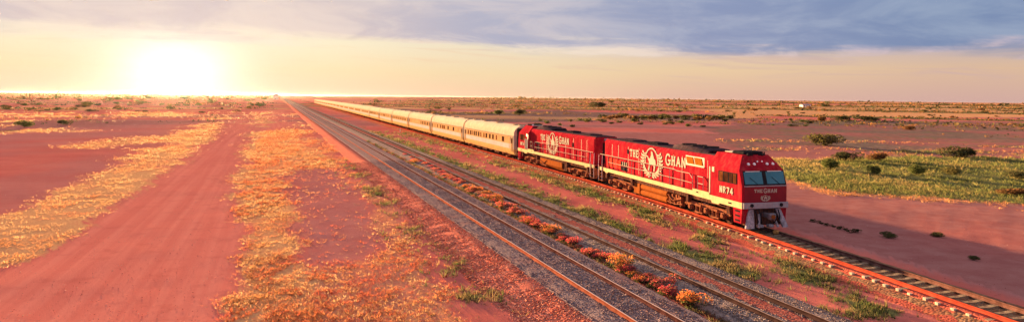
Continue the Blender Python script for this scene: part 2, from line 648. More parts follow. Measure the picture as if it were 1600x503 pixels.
Z_BARE = poly((462, 268), (520, 262), (575, 320), (600, 380), (560, 410), (500, 400), (476, 360))
Z_ORANGE = poly((445, 160), (470, 190), (520, 235), (620, 330), (680, 420), (740, 503), (780, 560), (500, 560), (480, 400), (600, 395), (580, 325), (500, 235), (440, 178))
Z_FIELD = poly((1195, 246), (1330, 247), (1460, 246), (1700, 243), (1700, 326), (1600, 321), (1500, 312), (1400, 305), (1310, 298), (1215, 278))
Z_FIELD_EDGE = poly((1218, 276), (1310, 290), (1400, 298), (1500, 306), (1700, 318), (1700, 332), (1600, 325), (1500, 318), (1400, 311), (1310, 304), (1222, 288))
Z_GREY_R = poly((1090, 196), (1300, 188), (1700, 192), (1700, 241), (1450, 243), (1330, 243), (1180, 236), (1130, 222))
Z_GREY_M = poly((560, 163), (700, 176), (860, 172), (1000, 178), (1160, 178), (1160, 190), (960, 188), (800, 192), (690, 186), (600, 174))
Z_GOLD_R = poly((1090, 166), (1250, 164), (1700, 164), (1700, 181), (1380, 186), (1230, 180), (1130, 186))
Z_PALE = poly((1212, 220), (1290, 221), (1292, 225), (1212, 225))


def zones(x, y):
    """the cover averaged over a few displaced samples, so that the edges of the patches are ragged and soft"""
    acc = 0
    d = np.hypot(x, y)
    for k in range(5):
        q = np.clip(d * .012, .25, 12)
        ox = (hash2(np.floor(x * 37), np.floor(y * 41), 900 + k) - .5) * 2 * q
        oy = (hash2(np.floor(x * 29), np.floor(y * 31), 950 + k) - .5) * 4 * q
        acc = acc + np.array(zones1(x + ox, y + oy))
    return acc / 5


def zones1(x, y):
    """straw, green, road, grey cover at ground points"""
    d = np.hypot(x, y)
    jit = np.clip(d * .035, .35, 40)
    sc_ = 1 / np.clip(d * .06, 1.2, 80)
    # feature size grows with distance in steps so that the pattern stays continuous in the near field
    lv = np.floor(np.log2(np.clip(d, 24, 6000) / 24))
    s0 = 1 / (1.6 * 2 ** lv)
    jx = (fbm(x * s0, y * s0, 3) - .5) * 2 * jit
    jy = (fbm(x * s0 + 40, y * s0 - 30, 5) - .5) * 4 * jit
    X, Y = x + jx, y + jy
    big = fbm(x / 34, y / 60, 8, 4)
    far = fbm(x / (d * .5 + 30), np.log(d + 5) * 7., 21, 4)
    mo = main_off(x, y)
    to = train_off(x, y)
    straw = np.zeros_like(x)
    green = np.zeros_like(x)
    road = np.zeros_like(x)
    grey = np.zeros_like(x)
    left = mo < -3.4
    right = to > 3.0
    # scattered straw on the open plain, more with distance
    fl = sstep(fbm(x / 12, y / 17, 31, 4), .55, .68) * sstep(d, 40, 110)
    fl = np.maximum(fl, sstep(far, .50, .60) * sstep(d, 160, 420))
    straw = np.where(left, np.maximum(straw, fl * .85), straw)
    straw = np.where(right & (d > 130), np.maximum(straw, sstep(far, .46, .58) * sstep(d, 130, 330) * .95), straw)
    for Zp, a in ((Z_STRAW_L, 1.), (Z_STRAW_R, .95), (Z_ISLAND, 1.), (Z_YELLOW, .9), (Z_ORANGE, .62), (Z_FIELD_EDGE, .9), (Z_GOLD_R, .95)):
        straw = np.where(inside(Zp, X, Y), np.maximum(straw, a), straw)
    gn = fbm(x / 16, y / 5, 401, 4)
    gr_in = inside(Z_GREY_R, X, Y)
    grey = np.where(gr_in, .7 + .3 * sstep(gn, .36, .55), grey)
    straw = np.where(gr_in, np.maximum(straw, .42 * sstep(fbm(x / 20, y / 4, 411, 4), .54, .64)), straw)
    green = np.where(gr_in, np.maximum(green, .6 * sstep(fbm(x / 22, y / 5, 421, 4), .55, .66)), green)
    grey = np.where(inside(Z_GREY_M, X, Y), .9, grey)
    grey = np.where(inside(Z_BARE, X, Y), .45, grey)
    straw = np.where(inside(Z_BARE, X, Y), .1, straw)
    grey = np.maximum(grey, np.where(left, sstep(big, .56, .66) * sstep(d, 30, 60) * .35 * (straw < .3), 0))
    grey = np.where(right & (d < 160), np.maximum(grey, .68), grey)  # right flat darkened: its dusky shade is put into the soil colour
    inroad = inside(Z_ROAD, x + jx * .5, y + jy * .5) | inside(Z_ROAD2, X, Y)
    road = np.where(inroad, 1., road)
    straw = np.where(inroad & ~inside(Z_ISLAND, X, Y), 0, straw)
    grey = np.where(inroad, 0, grey)
    fieldm = inside(Z_FIELD, X, Y)
    green = np.where(fieldm, 1., green)
    straw = np.where(fieldm, .35, straw)
    # strips of tufts beside the old track and the train's track
    st1 = sstep(mo, 6.1, 6.6) * sstep(mo, 9.0, 8.0)
    st2 = sstep(to, -4.4, -3.7) * sstep(to, -1.9, -2.5)
    pat = fbm(x / 1.5, y / 2.6, 51, 4)
    st = np.maximum(st1 * sstep(pat, .34, .50), st2 * sstep(pat, .40, .56))
    green = np.maximum(green, np.where((mo > 5.8) & (to < -1.4), st * .95, 0))
    straw = np.where((mo > 5.8) & (to < -1.4), np.maximum(straw, st * .35), straw)
    # a green fringe at the foot of the ballast shoulder
    fr = sstep(mo, -5.6, -4.9) * sstep(mo, -3.5, -4.1) * sstep(fbm(x / 1.1, y / 2.2, 61, 3), .5, .62) * sstep(y, 95, 55)
    green = np.maximum(green, fr * .8)
    # dark scrub bands far off
    gb = sstep(fbm(x / (d * .55 + 10), np.log(d + 5) * 9., 301, 4), .52, .64) * sstep(d, 190, 380)
    green = np.maximum(green, gb * np.where(left, .4, .75))
    gg = sstep(fbm(x / (d * .45 + 10), np.log(d + 5) * 8., 331, 4), .54, .66) * sstep(d, 80, 200)
    grey = np.maximum(grey, gg * .7 * (road < .5))
    return straw, green, road, grey


def make_ground():
    front = np.linspace(R(-52), R(52), 470)
    rest = np.linspace(R(52), R(308), 46)[1:-1]
    ang = np.concatenate([front, rest])
    rad = np.concatenate([[.01, 2, 5, 8, 11, 13.5], 15.5 * np.exp(np.linspace(0, math.log(15000 / 15.5), 400))])
    A, Rr = np.meshgrid(ang, rad)
    x = (np.sin(A) * Rr).ravel()
    y = (np.cos(A) * Rr).ravel()
    na, nr = len(ang), len(rad)
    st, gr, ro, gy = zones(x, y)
    d = np.hypot(x, y)
    z = (fbm(x / .9, y / .9, 91, 3) - .5) * .05 * sstep(d, 300, 60) * (1 - .75 * ro)
    z += (fbm(x / 6, y / 6, 95, 3) - .5) * .12 * sstep(d, 400, 80) * sstep(np.abs(main_off(x, y) - 2.3), 5, 7) * sstep(np.abs(train_off(x, y)), 2.2, 4)
    nearbed = ((np.abs(main_off(x, y) - 2.3) < 5.0) | (np.abs(train_off(x, y)) < 2.2))
    z = np.where(nearbed, -.03, z - .02)
    i = np.arange(nr - 1)[:, None] * na + np.arange(na)[None, :]
    j = np.arange(nr - 1)[:, None] * na + (np.arange(na)[None, :] + 1) % na
    F = np.stack([i, j, j + na, i + na], -1).reshape(-1, 4)[:, ::-1]
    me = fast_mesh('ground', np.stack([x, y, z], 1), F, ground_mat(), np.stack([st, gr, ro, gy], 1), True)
    return tag(link('ground', me), kind='structure')


def ground_mat():
    m = bpy.data.materials.new('red_outback_soil')
    m.use_nodes = True
    t = NT(m.node_tree)
    g = t.n('ShaderNodeNewGeometry').outputs['Position']
    a = t.n('ShaderNodeAttribute', attribute_name='tint')
    s = t.n('ShaderNodeSeparateColor')
    t.put(s.inputs[0], a.outputs['Color'])
    straw, green, road, grey = s.outputs[0], s.outputs[1], s.outputs[2], a.outputs['Alpha']
    nb = t.noise(g, .09, 6, .6)
    nm = t.noise(g, .7, 6, .62)
    nf = t.noise(g, 7., 5, .65)
    nff = t.noise(g, 26., 3, .6)
    soil = t.mix(t.step(nb, .32, .68), (.56, .145, .115, 1), (.66, .20, .155, 1))
    soil = t.mix(t.math('MULTIPLY', t.step(nm, .45, .75), .5), soil, (.44, .095, .085, 1))
    soil = t.mix(t.math('MULTIPLY', t.step(nff, .52, .75), .35), soil, (.66, .27, .20, 1))
    trk = t.noise(t.mapping(t.mapping(g, (1, 1, 1), (0, 0, -HEAD)), (1.5, .03, 1)), 1., 4, .6)
    rc = t.mix(t.step(trk, .35, .68), (.71, .205, .152, 1), (.78, .26, .192, 1))
    rc = t.mix(t.math('MULTIPLY', t.step(nff, .55, .8), .3), rc, (.72, .30, .22, 1))
    rc = t.mix(t.math('MULTIPLY', t.step(nm, .5, .72), .35), rc, (.52, .12, .09, 1))
    grain = t.step(t.noise(g, 55., 2, .6), .35, .7)
    col = t.mix(road, soil, rc)
    col = t.mix(t.math('MULTIPLY', grain, .28), col, t.mix(.5, col, (.34, .07, .06, 1)))
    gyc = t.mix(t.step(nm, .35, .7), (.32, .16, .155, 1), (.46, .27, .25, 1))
    gyc = t.mix(t.step(grey, .5, .8), gyc, t.mix(t.step(nm, .35, .7), (.20, .094, .09, 1), (.29, .165, .145, 1)))  # dark purplish soil, holds the painted shade of the right flat
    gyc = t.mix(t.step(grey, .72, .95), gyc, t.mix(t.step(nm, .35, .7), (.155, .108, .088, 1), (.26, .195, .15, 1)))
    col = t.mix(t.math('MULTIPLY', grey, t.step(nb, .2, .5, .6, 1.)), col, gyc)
    strc = t.mix(t.step(nf, .3, .7), (.60, .28, .13, 1), (.74, .44, .205, 1))
    strc = t.mix(t.math('MULTIPLY', t.step(nb, .45, .7), .5), strc, (.66, .22, .09, 1))
    col = t.mix(t.step(t.math('ADD', t.math('MULTIPLY_ADD', nf, .95, straw), t.math('MULTIPLY', nm, .35)), .95, 1.65), col, strc)
    grc = t.mix(t.step(nf, .3, .7), (.11, .125, .045, 1), (.24, .22, .085, 1))
    col = t.mix(t.step(t.math('MULTIPLY_ADD', t.math('ADD', nf, nm), .5, green), .8, 1.3), col, grc)
    b = t.n('ShaderNodeBsdfDiffuse')
    t.put(b.inputs['Color'], col)
    b.inputs['Roughness'].default_value = .6
    bp = t.n('ShaderNodeBump')
    bp.inputs['Strength'].default_value = .8
    bp.inputs['Distance'].default_value = .035
    t.put(bp.inputs['Height'], t.math('ADD', nff, t.math('MULTIPLY', nf, .8)))
    t.put(b.inputs['Normal'], bp.outputs[0])
    o = t.n('ShaderNodeOutputMaterial')
    t.t.links.new(b.outputs[0], o.inputs[0])
    return m


ground = make_ground()


# ------------------------------------------------------------------ railway tracks
def sweep(name, prof, P, mat, parent, smooth=False, z0=0., jit=0.):
    """closed profile [(offset to the right, z)] swept along a plan polyline"""
    P = np.asarray(P)
    T = np.gradient(P, axis=0)
    T /= np.linalg.norm(T, axis=1)[:, None]
    N = np.stack([T[:, 1], -T[:, 0]], 1)
    k = len(prof)
    V = np.zeros((len(P), k, 3))
    for i, (o, z) in enumerate(prof):
        V[:, i, :2] = P + N * o
        V[:, i, 2] = z + z0
    if jit:
        V[:, 1:-1, :2] += rng.normal(0, jit, V[:, 1:-1, :2].shape)
        V[:, 1:-1, 2] += rng.normal(0, jit * .25, V[:, 1:-1, 2].shape)
    n = len(P)
    i = (np.arange(n - 1)[:, None] * k + np.arange(k)[None, :])
    j = (np.arange(n - 1)[:, None] * k + (np.arange(k)[None, :] + 1) % k)
    F = np.stack([i, j, j + k, i + k], -1).reshape(-1, 4)
    me = fast_mesh(name, V.reshape(-1, 3), F, mat, None, smooth)
    return link(name, me, parent)


def rail(P, off, head, web, parent):
    N_ = [(-.07, 0), (.07, 0), (.07, .02), (.012, .045), (.012, .115), (.036, .125), (.036, .156), (-.036, .156), (-.036, .125), (-.012, .115), (-.012, .045), (-.07, .02)]
    r = sweep('rail', [(o + off, z) for o, z in N_], P, web, parent, False, RAIL_Z - .16)
    hd_ = sweep('rail_head', [(off - .030, .1555), (off + .030, .1555), (off + .030, .160), (off - .030, .160)], P, head, r, False, RAIL_Z - .16)
    return r


sleeper_profile = [(-.13, 0), (.13, 0), (.10, .2), (-.10, .2)]


def sleeper_mesh():
    mb = MB()
    vs, fs = [], []
    xs = [(-1.25, .185), (-1.17, .2), (-.55, .2), (-.25, .165), (.25, .165), (.55, .2), (1.17, .2), (1.25, .185)]
    for x, h in xs:
        vs += [(x, -.13, 0), (x, .13, 0), (x, .105, h), (x, -.105, h)]
    for k in range(len(xs) - 1):
        for i in range(4):
            j = (i + 1) % 4
            fs.append((k * 4 + i, k * 4 + j, k * 4 + 4 + j, k * 4 + 4 + i))
    fs += [(3, 2, 1, 0), (28, 29, 30, 31)]
    mb.add(vs, fs)
    o = mb.build('sleeper', M['concrete'])
    me = o.data
    bpy.data.objects.remove(o)
    return me


SLEEPER = sleeper_mesh()

e_ = MB().box(-1.33, -1.20, -.09, .09, .09, .208, .02).build('lit_sleeper_end', M['lit_sleeper_end'])  # extra cap that paints the sleeper's left end as sunlit
SLEEPER_END = e_.data
bpy.data.objects.remove(e_)

# main track: grey ballast, polished rails
path_main = np.array([P_MAIN + D_MAIN * t for t in np.concatenate([np.arange(-45, 60, .5), 60 * np.exp(np.linspace(0, math.log(90), 90))])])
trk_main = tag(link('railway_track', None), 'main line railway track with polished rails on grey ballast, nearest the dirt road', kind='structure')
bed = sweep('ballast', [(-1.95, .195), (-1.62, .215), (-.85, .205), (0, .20), (.85, .205), (1.5, .2), (2.2, .03), (2.5, -.08), (-2.0, -.08)], path_main, M['ballast'], trk_main, jit=.02)
tag(bed, kind='stuff')
sh = sweep('ballast_shoulder', [(-4.3, -.05), (-3.75, .015), (-2.9, .10), (-1.93, .190), (-1.93, -.06)], path_main, M['shoulder'], trk_main, jit=.05)
tag(sh, kind='stuff')
M['lit_rail'] = paint('sunlit_rusty_rail_side', (.27, .088, .055), .6, 0., spec=0., var=.25, scale=3)  # brighter rust for the left rail, sunlight put into the colour
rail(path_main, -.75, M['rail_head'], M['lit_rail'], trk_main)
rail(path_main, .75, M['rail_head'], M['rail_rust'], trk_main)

# disused middle track
path_mid = np.array([P_MID + D_MAIN * t for t in np.concatenate([np.arange(-45, 60, .5), 60 * np.exp(np.linspace(0, math.log(90), 90))])])
trk_mid = tag(link('railway_track', None), 'disused middle track with dull rusty rails sunk in old ballast', kind='structure')
tag(sweep('ballast', [(-2.0, .0), (-1.5, .15), (-.8, .20), (-.35, .175), (.35, .165), (.7, .18), (1.1, .21), (1.7, .18), (2.3, .02), (2.4, -.08), (-2.1, -.08)], path_mid, M['old_ballast'], trk_mid, jit=.03), kind='stuff')
tag(sweep('dirt_strip', [(-.3, .13), (-.15, .178), (.15, .184), (.45, .188), (.62, .165), (.62, .1), (-.3, .1)], path_mid, M['dull_bed'], trk_mid, jit=.03), kind='stuff')
M['rail_dull'] = paint('dull_brown_rail', (.055, .032, .03), .8, 0., var=.3, scale=3, spec=0.)
M['head_dull'] = paint('dull_rail_head', (.27, .20, .185), .7, 0., var=.25, scale=4, spec=0.)
rail(path_mid, -.75, M['head_dull'], M['rail_dull'], trk_mid)
rail(path_mid, .75, M['head_dull'], M['rail_dull'], trk_mid)
for k in range(72):
    p = P_MID + D_MAIN * (-6 + k * .66)
    link('sleeper', SLEEPER, trk_mid, (p[0], p[1], -.022 + random.uniform(-.012, .012)), HEAD + random.gauss(0, .012))

# the train's track
path_tr = TP[::2]
far_tail = TP[-1] + np.array([TT[-1] * t for t in (60, 200, 500, 1200, 3000)])
path_tr = np.concatenate([path_tr, far_tail])
trk_tr = tag(link('railway_track', None), 'dirt-choked track with pale concrete sleepers under the red train', kind='structure')
tag(sweep('ballast', [(-2.3, -.03), (-1.75, .05), (-1.2, .125), (-.7, .115), (0, .105), (.7, .115), (1.25, .12), (1.8, .03), (2.2, -.03), (2.2, -.1), (-2.3, -.1)], path_tr, M['dirt_ballast'], trk_tr, jit=.03), kind='stuff')
M['red_rail'] = paint('sunlit_red_rail', (.30, .055, .034), .7, 0., var=.25, scale=3, spec=0.)  # low sun on the left rail put into its red
rail(path_tr, -.75, M['red_rail'], M['red_rail'], trk_tr)
tag(sweep('ballast_shoulder', [(-2.7, -.06), (-2.3, -.01), (-1.5, .07), (-1.24, .13), (-1.17, .205), (-.85, .215), (-.85, .0)], path_tr, M['red_bed'], trk_tr, jit=.025), kind='stuff')
rail(path_tr, .75, M['rail_old'], M['rail_old'], trk_tr)
for k in range(200):
    p, t = tpos(-22 + k * .65)
    sl_ = link('sleeper', SLEEPER, trk_tr, (p[0] + random.gauss(0, .03), p[1], .0 + random.uniform(-.018, .012)), math.atan2(t[1], t[0]) - math.pi / 2 + random.gauss(0, .03))
    if k < 150 and random.random() < .92:
        link('lit_sleeper_end', SLEEPER_END, sl_)

# ------------------------------------------------------------------ lettering and the emblem
STROKES = {  # strokes in a 1 x 1 cell: ((x0, z0), (x1, z1)) ; serifs are added at the ends
    'T': [((.5, 0), (.5, 1)), ((.05, .96), (.95, .96)), ((.06, .8), (.06, 1)), ((.94, .8), (.94, 1)), ((.32, .02), (.68, .02))],
    'H': [((.2, 0), (.2, 1)), ((.8, 0), (.8, 1)), ((.2, .52), (.8, .52)), ((.04, .02), (.36, .02)), ((.64, .02), (.96, .02)), ((.04, .98), (.36, .98)), ((.64, .98), (.96, .98))],
    'E': [((.2, 0), (.2, 1)), ((.05, .03), (.9, .03)), ((.05, .97), (.9, .97)), ((.2, .52), (.68, .52)), ((.89, .03), (.89, .22)), ((.87, .78), (.87, .97))],
    'A': [((.1, 0), (.5, 1)), ((.5, 1), (.9, 0)), ((.26, .36), (.74, .36)), ((0, .02), (.24, .02)), ((.74, .02), (1, .02))],
    'N': [((.15, 0), (.15, 1)), ((.15, 1), (.85, 0)), ((.85, 0), (.85, 1)), ((0, .02), (.3, .02)), ((.68, .98), (1, .98))],
    'R': [((.15, 0), (.15, 1)), ((.15, .96), (.7, .96)), ((.7, .96), (.82, .75)), ((.82, .75), (.7, .52)), ((.7, .52), (.15, .5)), ((.45, .5), (.9, 0))],
    '7': [((.1, .95), (.9, .95)), ((.88, .95), (.4, 0))],
    '4': [((.68, 0), (.68, 1)), ((.68, 1), (.08, .32)), ((.08, .3), (.95, .3))],
    '1': [((.5, 0), (.5, 1)), ((.5, 1), (.25, .8)), ((.25, .02), (.75, .02))],
    '0': [((.5 + .4 * math.cos(a * math.pi / 5), .5 + .48 * math.sin(a * math.pi / 5)), (.5 + .4 * math.cos((a + 1) * math.pi / 5), .5 + .48 * math.sin((a + 1) * math.pi / 5))) for a in range(10)],
    'G': [((.52 + .44 * math.cos(R(a)), .5 + .5 * math.sin(R(a))), (.52 + .44 * math.cos(R(a + 27)), .5 + .5 * math.sin(R(a + 27)))) for a in range(40, 310, 27)] + [((.9, .44), (.9, .1)), ((.6, .44), (1.0, .44))],
}


def stroke_quad(mb, p, q, wd, y0, y1):
    dx, dz = q[0] - p[0], q[1] - p[1]
    l = math.hypot(dx, dz) or 1
    nx, nz = -dz / l * wd / 2, dx / l * wd / 2
    ex, ez = dx / l * wd * .25, dz / l * wd * .25
    mb.plate([(p[0] - ex + nx, p[1] - ez + nz), (p[0] - ex - nx, p[1] - ez - nz), (q[0] + ex - nx, q[1] + ez - nz), (q[0] + ex + nx, q[1] + ez + nz)], y0, y1)


def text(mb, s, x, z, wch, h, gap, wd, y0, y1, big_first=1.):
    for i, ch in enumerate(s):
        k = big_first if i == 0 else 1.
        if ch != ' ':
            for j, (p, q) in enumerate(STROKES[ch]):
                e = (y1 - y0) * .02 * j          # strokes are stepped a hair so that no faces coincide
                stroke_quad(mb, (x + p[0] * wch * k, z + p[1] * h * k - (k - 1) * h * .35), (x + q[0] * wch * k, z + q[1] * h * k - (k - 1) * h * .35), wd * (1 if j < 3 or ch == 'G' else .6), y0 - e, y1)
        x += wch * k + gap
    return x


CAMEL = [(-.30, .62), (-.44, .66), (-.47, .60), (-.40, .55), (-.30, .53), (-.27, .36), (-.20, .26), (-.20, -.05), (-.28, -.38), (-.20, -.40), (-.12, -.05), (-.06, .02),
         (.14, .02), (.20, -.10), (.16, -.40), (.24, -.40), (.30, -.04), (.34, .18), (.30, .42), (.20, .50), (.14, .74), (.06, .98), (0, 1.0), (-.04, .90), (-.02, .74), (-.10, .52), (-.16, .44), (-.22, .50)]


def emblem(mb, cx_, cz, w_, h_, y0, y1):
    """rider on a camel under an arch between two leafy sprays"""
    S = lambda p: (cx_ + p[0] * w_, cz + p[1] * h_)
    # the camel with rider, in convex pieces so that it triangulates cleanly
    mb.plate([S(p) for p in CAMEL], y0, y1)
    arch = [(.50 * math.cos(R(a)), .25 + .95 * math.sin(R(a))) for a in range(-8, 189, 14)]
    for p, q in zip(arch, arch[1:]):
        stroke_quad(mb, S(p), S(q), .055 * w_, y0 - .001, y1)
    for sx in (-1, 1):
        prev = None
        for i in range(11):
            a = R(-98 + i * 12.5)
            p = (sx * .72 * math.cos(a), .28 + 1.0 * math.sin(a))
            if prev:
                stroke_quad(mb, S(prev), S(p), .035 * w_, y0 - .002, y1)
            if i > 0:
                ta = a + math.pi / 2
                for k, side in enumerate((-.75, .75)):
                    b = ta + side
                    l = .26
                    q = (p[0] + sx * math.cos(b) * l, p[1] + math.sin(b) * l * 1.1)
                    m_ = ((p[0] + q[0]) / 2, (p[1] + q[1]) / 2)
                    nx, nz = -(q[1] - p[1]) * .24, (q[0] - p[0]) * .24
                    mb.plate([S(p), S((m_[0] + nx, m_[1] + nz)), S(q), S((m_[0] - nx, m_[1] - nz))], y0 - .003 - k * .001, y1)
            prev = p
    stroke_quad(mb, S((-.3, -.52)), S((.3, -.52)), .05 * w_, y0 - .004, y1)


def mirror(mb, sgn):
    """the same shapes for the other flank: turned half round so that writing stays readable"""
    if sgn < 0:
        return mb
    mb.v = [(-x, -y, z) for x, y, z in mb.v]
    return mb


def side_mesh(name, mat, parent, fn, sgn, smooth=None):
    """fn fills an MB for the right flank (-Y); sgn = +1 mirrors it across to the left flank"""
    mb = MB()
    fn(mb)
    if sgn > 0:
        mb.v = [(x, -y, z) for x, y, z in mb.v]
    return mb.build(name, mat, parent, smooth=smooth)


# ------------------------------------------------------------------ locomotives
def bogie(parent, cxx, axles, name='bogie', wheel_r=.5):
    b = link(name, None, parent, (cxx, 0, 0))
    fr = MB()
    L = axles[-1] - axles[0]
    for sy in (-1, 1):
        y0, y1 = (sy * 1.22, sy * 1.06)
        fr.plate([(-L / 2 - .75, .62), (-L / 2 - .45, .86), (L / 2 + .45, .86), (L / 2 + .75, .62), (L / 2 + .55, .52), (L / 2 + .25, .62), (-L / 2 - .25, .62), (-L / 2 - .55, .52)], min(y0, y1), max(y0, y1))
    fr.box(-.3, .3, -1.05, 1.05, .55, .8)
    f_ = fr.build('side_frame', M['frame'], b)
    for i, a in enumerate(axles):
        wl = MB()
        for sy in (-1, 1):
            wl.cyl((a, sy * .70, wheel_r), (a, sy * .83, wheel_r), wheel_r, 18)
        wl.cyl((a, -.7, wheel_r), (a, .7, wheel_r), .09, 8)
        wl.build('wheelset', M['dusty_dark'], b, smooth=40)
        for sy in (-1, 1):
            jb = MB()
            jb.box(a - .2, a + .2, min(sy * 1.06, sy * 1.30), max(sy * 1.06, sy * 1.30), .33, .70, .04)
            jb.cyl((a, sy * 1.29, .5), (a, sy * 1.35, .5), .13, 10)
            jb.build('axle_box', M['frame'], b)
        if i < len(axles) - 1:
            m_ = (a + axles[i + 1]) / 2
            for sy in (-1, 1):
                sp = MB()
                for q in (-.22, .22):
                    sp.cyl((m_ + q, sy * 1.16, .30), (m_ + q, sy * 1.16, .64), .10, 8)
                sp.box(m_ - .42, m_ + .42, min(sy * 1.10, sy * 1.24), max(sy * 1.10, sy * 1.24), .22, .30)
                sp.cyl((m_ - .15, sy * 1.27, .74), (m_ + .45, sy * 1.27, .70), .09, 8)
                sp.build('spring', M['frame'], b)
    return b


def make_loco(kind):
    """+X is the cab end; z = 0 at rail level; walkway deck at 1.58"""
    e = link('diesel_locomotive', None)
    XN, XR = 10.42, -10.25        # cab end, hood end
    CW, HW, SW = 1.44, 1.16, 1.46  # half widths: cab, hood, sill
    # underframe and cream sill
    MB().box(XR, XN - .25, -1.30, 1.30, 1.05, 1.295).build('underframe', M['dusty_dark'], e)
    MB().box(XR + .05, 6.88, -SW + .06, SW - .06, 1.50, 1.565).build('walkway', M['dark_red'], e)
    for sg in (-1, 1):
        def sill(mb):
            mb.plate([(XR, 1.32), (XR + 1.4, 1.32), (XR + 1.5, 1.22), (XR + 1.9, 1.22), (XR + 2.0, 1.32), (5.2, 1.32), (5.3, 1.30), (7.2, 1.30), (7.3, 1.16), (8.0, 1.16), (8.1, 1.25), (XN - .08, 1.25),
                      (XN - .08, 1.60), (7.0, 1.60), (6.95, 1.72), (5.1, 1.72), (5.05, 1.585), (XR, 1.585)], -SW, -SW + .09)
        s_ = side_mesh('sill', M['cream'], e, sill, sg)
        for a, b_, z in ((9.0, 9.35, 1.38), (5.5, 5.75, 1.52)):
            side_mesh('sill_slot', M['black'], s_, lambda mb: mb.box(a, b_, -SW - .004, -SW, z, z + .08), sg)
    # long hood
    hood = MB()
    prof = [(-HW, 1.575), (HW, 1.575), (HW, 3.72), (HW - .16, 3.93), (-HW + .16, 3.93), (-HW, 3.72)]
    hood.prism(prof, XR + .62, 6.95, .03)
    h = hood.build('hood', M['red'], e, smooth=30)
    rf = MB()
    rf.prism([(-HW + .10, 3.86), (HW - .10, 3.86), (HW - .3, 3.99), (-HW + .3, 3.99)], XR + .7, 6.93)
    rfo = rf.build('hood_roof', M['roof'], e)
    vents = MB()
    vents.prism([(-.85, 3.985), (.85, 3.985), (.7, 4.20), (.3, 4.27), (-.3, 4.27), (-.7, 4.20)], 1.2, 5.9, .12)
    vents.build('radiator_housing', M['roof'], e, smooth=30)
    for fx in (2.1, 3.4, 4.8):
        MB().cyl((fx, 0, 4.26), (fx, 0, 4.33), .5, 16).build('radiator_fan', M['black'], rfo)
    MB().box(-3.2, -1.6, -.45, .45, 3.985, 4.13, .04).build('exhaust_stack', M['black'], rfo)
    MB().box(-7.6, -5.4, -.6, .6, 3.985, 4.08, .04).build('roof_hatch', M['roof'], rfo)
    for sg in (-1, 1):
        # louvres, doors, amber radiator grilles
        for a, b_ in ((3.80, 4.62), (4.80, 5.66)) if kind == 1 else ():
            side_mesh('radiator_grille', M['grille'], h, lambda mb: mb.plate([(a + .1, 3.2), (b_ + .1, 3.2), (b_ - .08, 3.64), (a - .08, 3.64)], -HW - .03, -HW - .004), sg)
        if kind == 1:
          side_mesh('grille_surround', M['dark_red'], h, lambda mb: mb.box(3.68, 5.95, -HW - .012, -HW - .001, 3.12, 3.70), sg)
        if kind == 1:
          side_mesh('grille_sill', M['letter'], h, lambda mb: mb.box(3.75, 5.95, -HW - .05, -HW - .001, 3.08, 3.12), sg)
        for x in (6.3, 3.2, 2.0, .3, -3.2, -5.05, -6.9, -8.1):
            side_mesh('panel_seam', M['dark_red'], h, lambda mb: mb.box(x, x + .025, -HW - .006, -HW - .001, 1.7, 3.6), sg)
        if kind == 1:
            side_mesh('access_panel', M['grille_red'], h, lambda mb: mb.box(-9.1, -6.45, -HW - .012, -HW - .001, 1.72, 2.42), sg)
            for z0, z1 in ((1.66, 1.98), (2.04, 2.36)):
                side_mesh('louvre', M['black'], h, lambda mb: mb.box(-6.35, -5.2, -HW - .014, -HW - .001, z0, z1), sg)
            for x in (-6.1, -5.72, -5.4):
                side_mesh('louvre_bar', M['letter'], h, lambda mb: mb.box(x, x + .09, -HW - .02, -HW - .0145, 2.04, 2.36), sg)
            side_mesh('louvre', M['black'], h, lambda mb: mb.box(-5.25, -4.98, -HW - .014, -HW - .001, 3.05, 3.4), sg)
        else:
            for z0 in (1.75, 2.05, 2.35):
                side_mesh('louvre', M['black'], h, lambda mb: mb.box(4.0, 5.0, -HW - .014, -HW - .001, z0, z0 + .2), sg)
            side_mesh('louvre', M['black'], h, lambda mb: mb.box(-5.1, -4.75, -HW - .014, -HW - .001, 2.75, 3.15), sg)
        # lettering reads from left to right on both flanks
        txt, txt2 = MB(), MB()
        y0, y1 = -HW - .018, -HW - .001
        if kind == 1:
            text(txt, 'THE', -4.72, 2.93, .42, .50, .12, .11, y0, y1)
            text(txt2, 'GHAN', .95, 2.88, .55, .58, .13, .13, y0, y1, 1.25)
            ex = -1.15
        else:
            text(txt, 'THE', -4.0 + .3, 2.95, .38, .50, .10, .11, y0, y1)
            text(txt2, 'GHAN', 1.75 - .25, 2.9, .5, .56, .12, .13, y0, y1, 1.2)
            ex = -.3
        em = MB()
        emblem(em, ex, 2.55, 1.95 if kind == 1 else 1.8, 1.02, y0, y1)
        for mb_, nm in ((txt, 'lettering'), (txt2, 'lettering'), (em, 'emblem')):
            if sg > 0:
                # the far flank: turn half round about the hood's middle, keeping the same stations from left to right
                mb_.v = [(-x, -y, z) for x, y, z in mb_.v]
            mb_.build(nm, M['letter'], h)
        # handrails along the walkway edge
        def hrail(mb):
            xs = np.linspace(5.0, -8.3, 10)
            for x in xs:
                mb.cyl((x, -SW + .03, 1.57), (x, -SW + .03, 2.62), .02, 5)
            top = [(5.0, -SW + .03, 2.35), (4.6, -SW + .03, 2.62), (3.0, -SW + .03, 2.62), (2.6, -SW + .03, 2.68), (-8.3, -SW + .03, 2.66), (XR + .3, -SW + .03, 2.66)]
            mb.tube(top, .022, 5)
            mb.tube([(4.9, -SW + .03, 2.05), (2.6, -SW + .03, 2.08), (-8.3, -SW + .03, 2.12)], .018, 5)
        side_mesh('handrail', M['letter'], e, hrail, sg)
        def grab(mb):
            for x in (5.6, 6.25):
                mb.cyl((x, -SW + .03, 1.73), (x, -SW + .03, 2.55), .025, 5)
            for z in (2.55, 2.12):
                mb.cyl((5.6, -SW + .03, z), (6.25, -SW + .03, z), .025, 5)
        side_mesh('grab_frame', M['letter'], e, grab, sg)
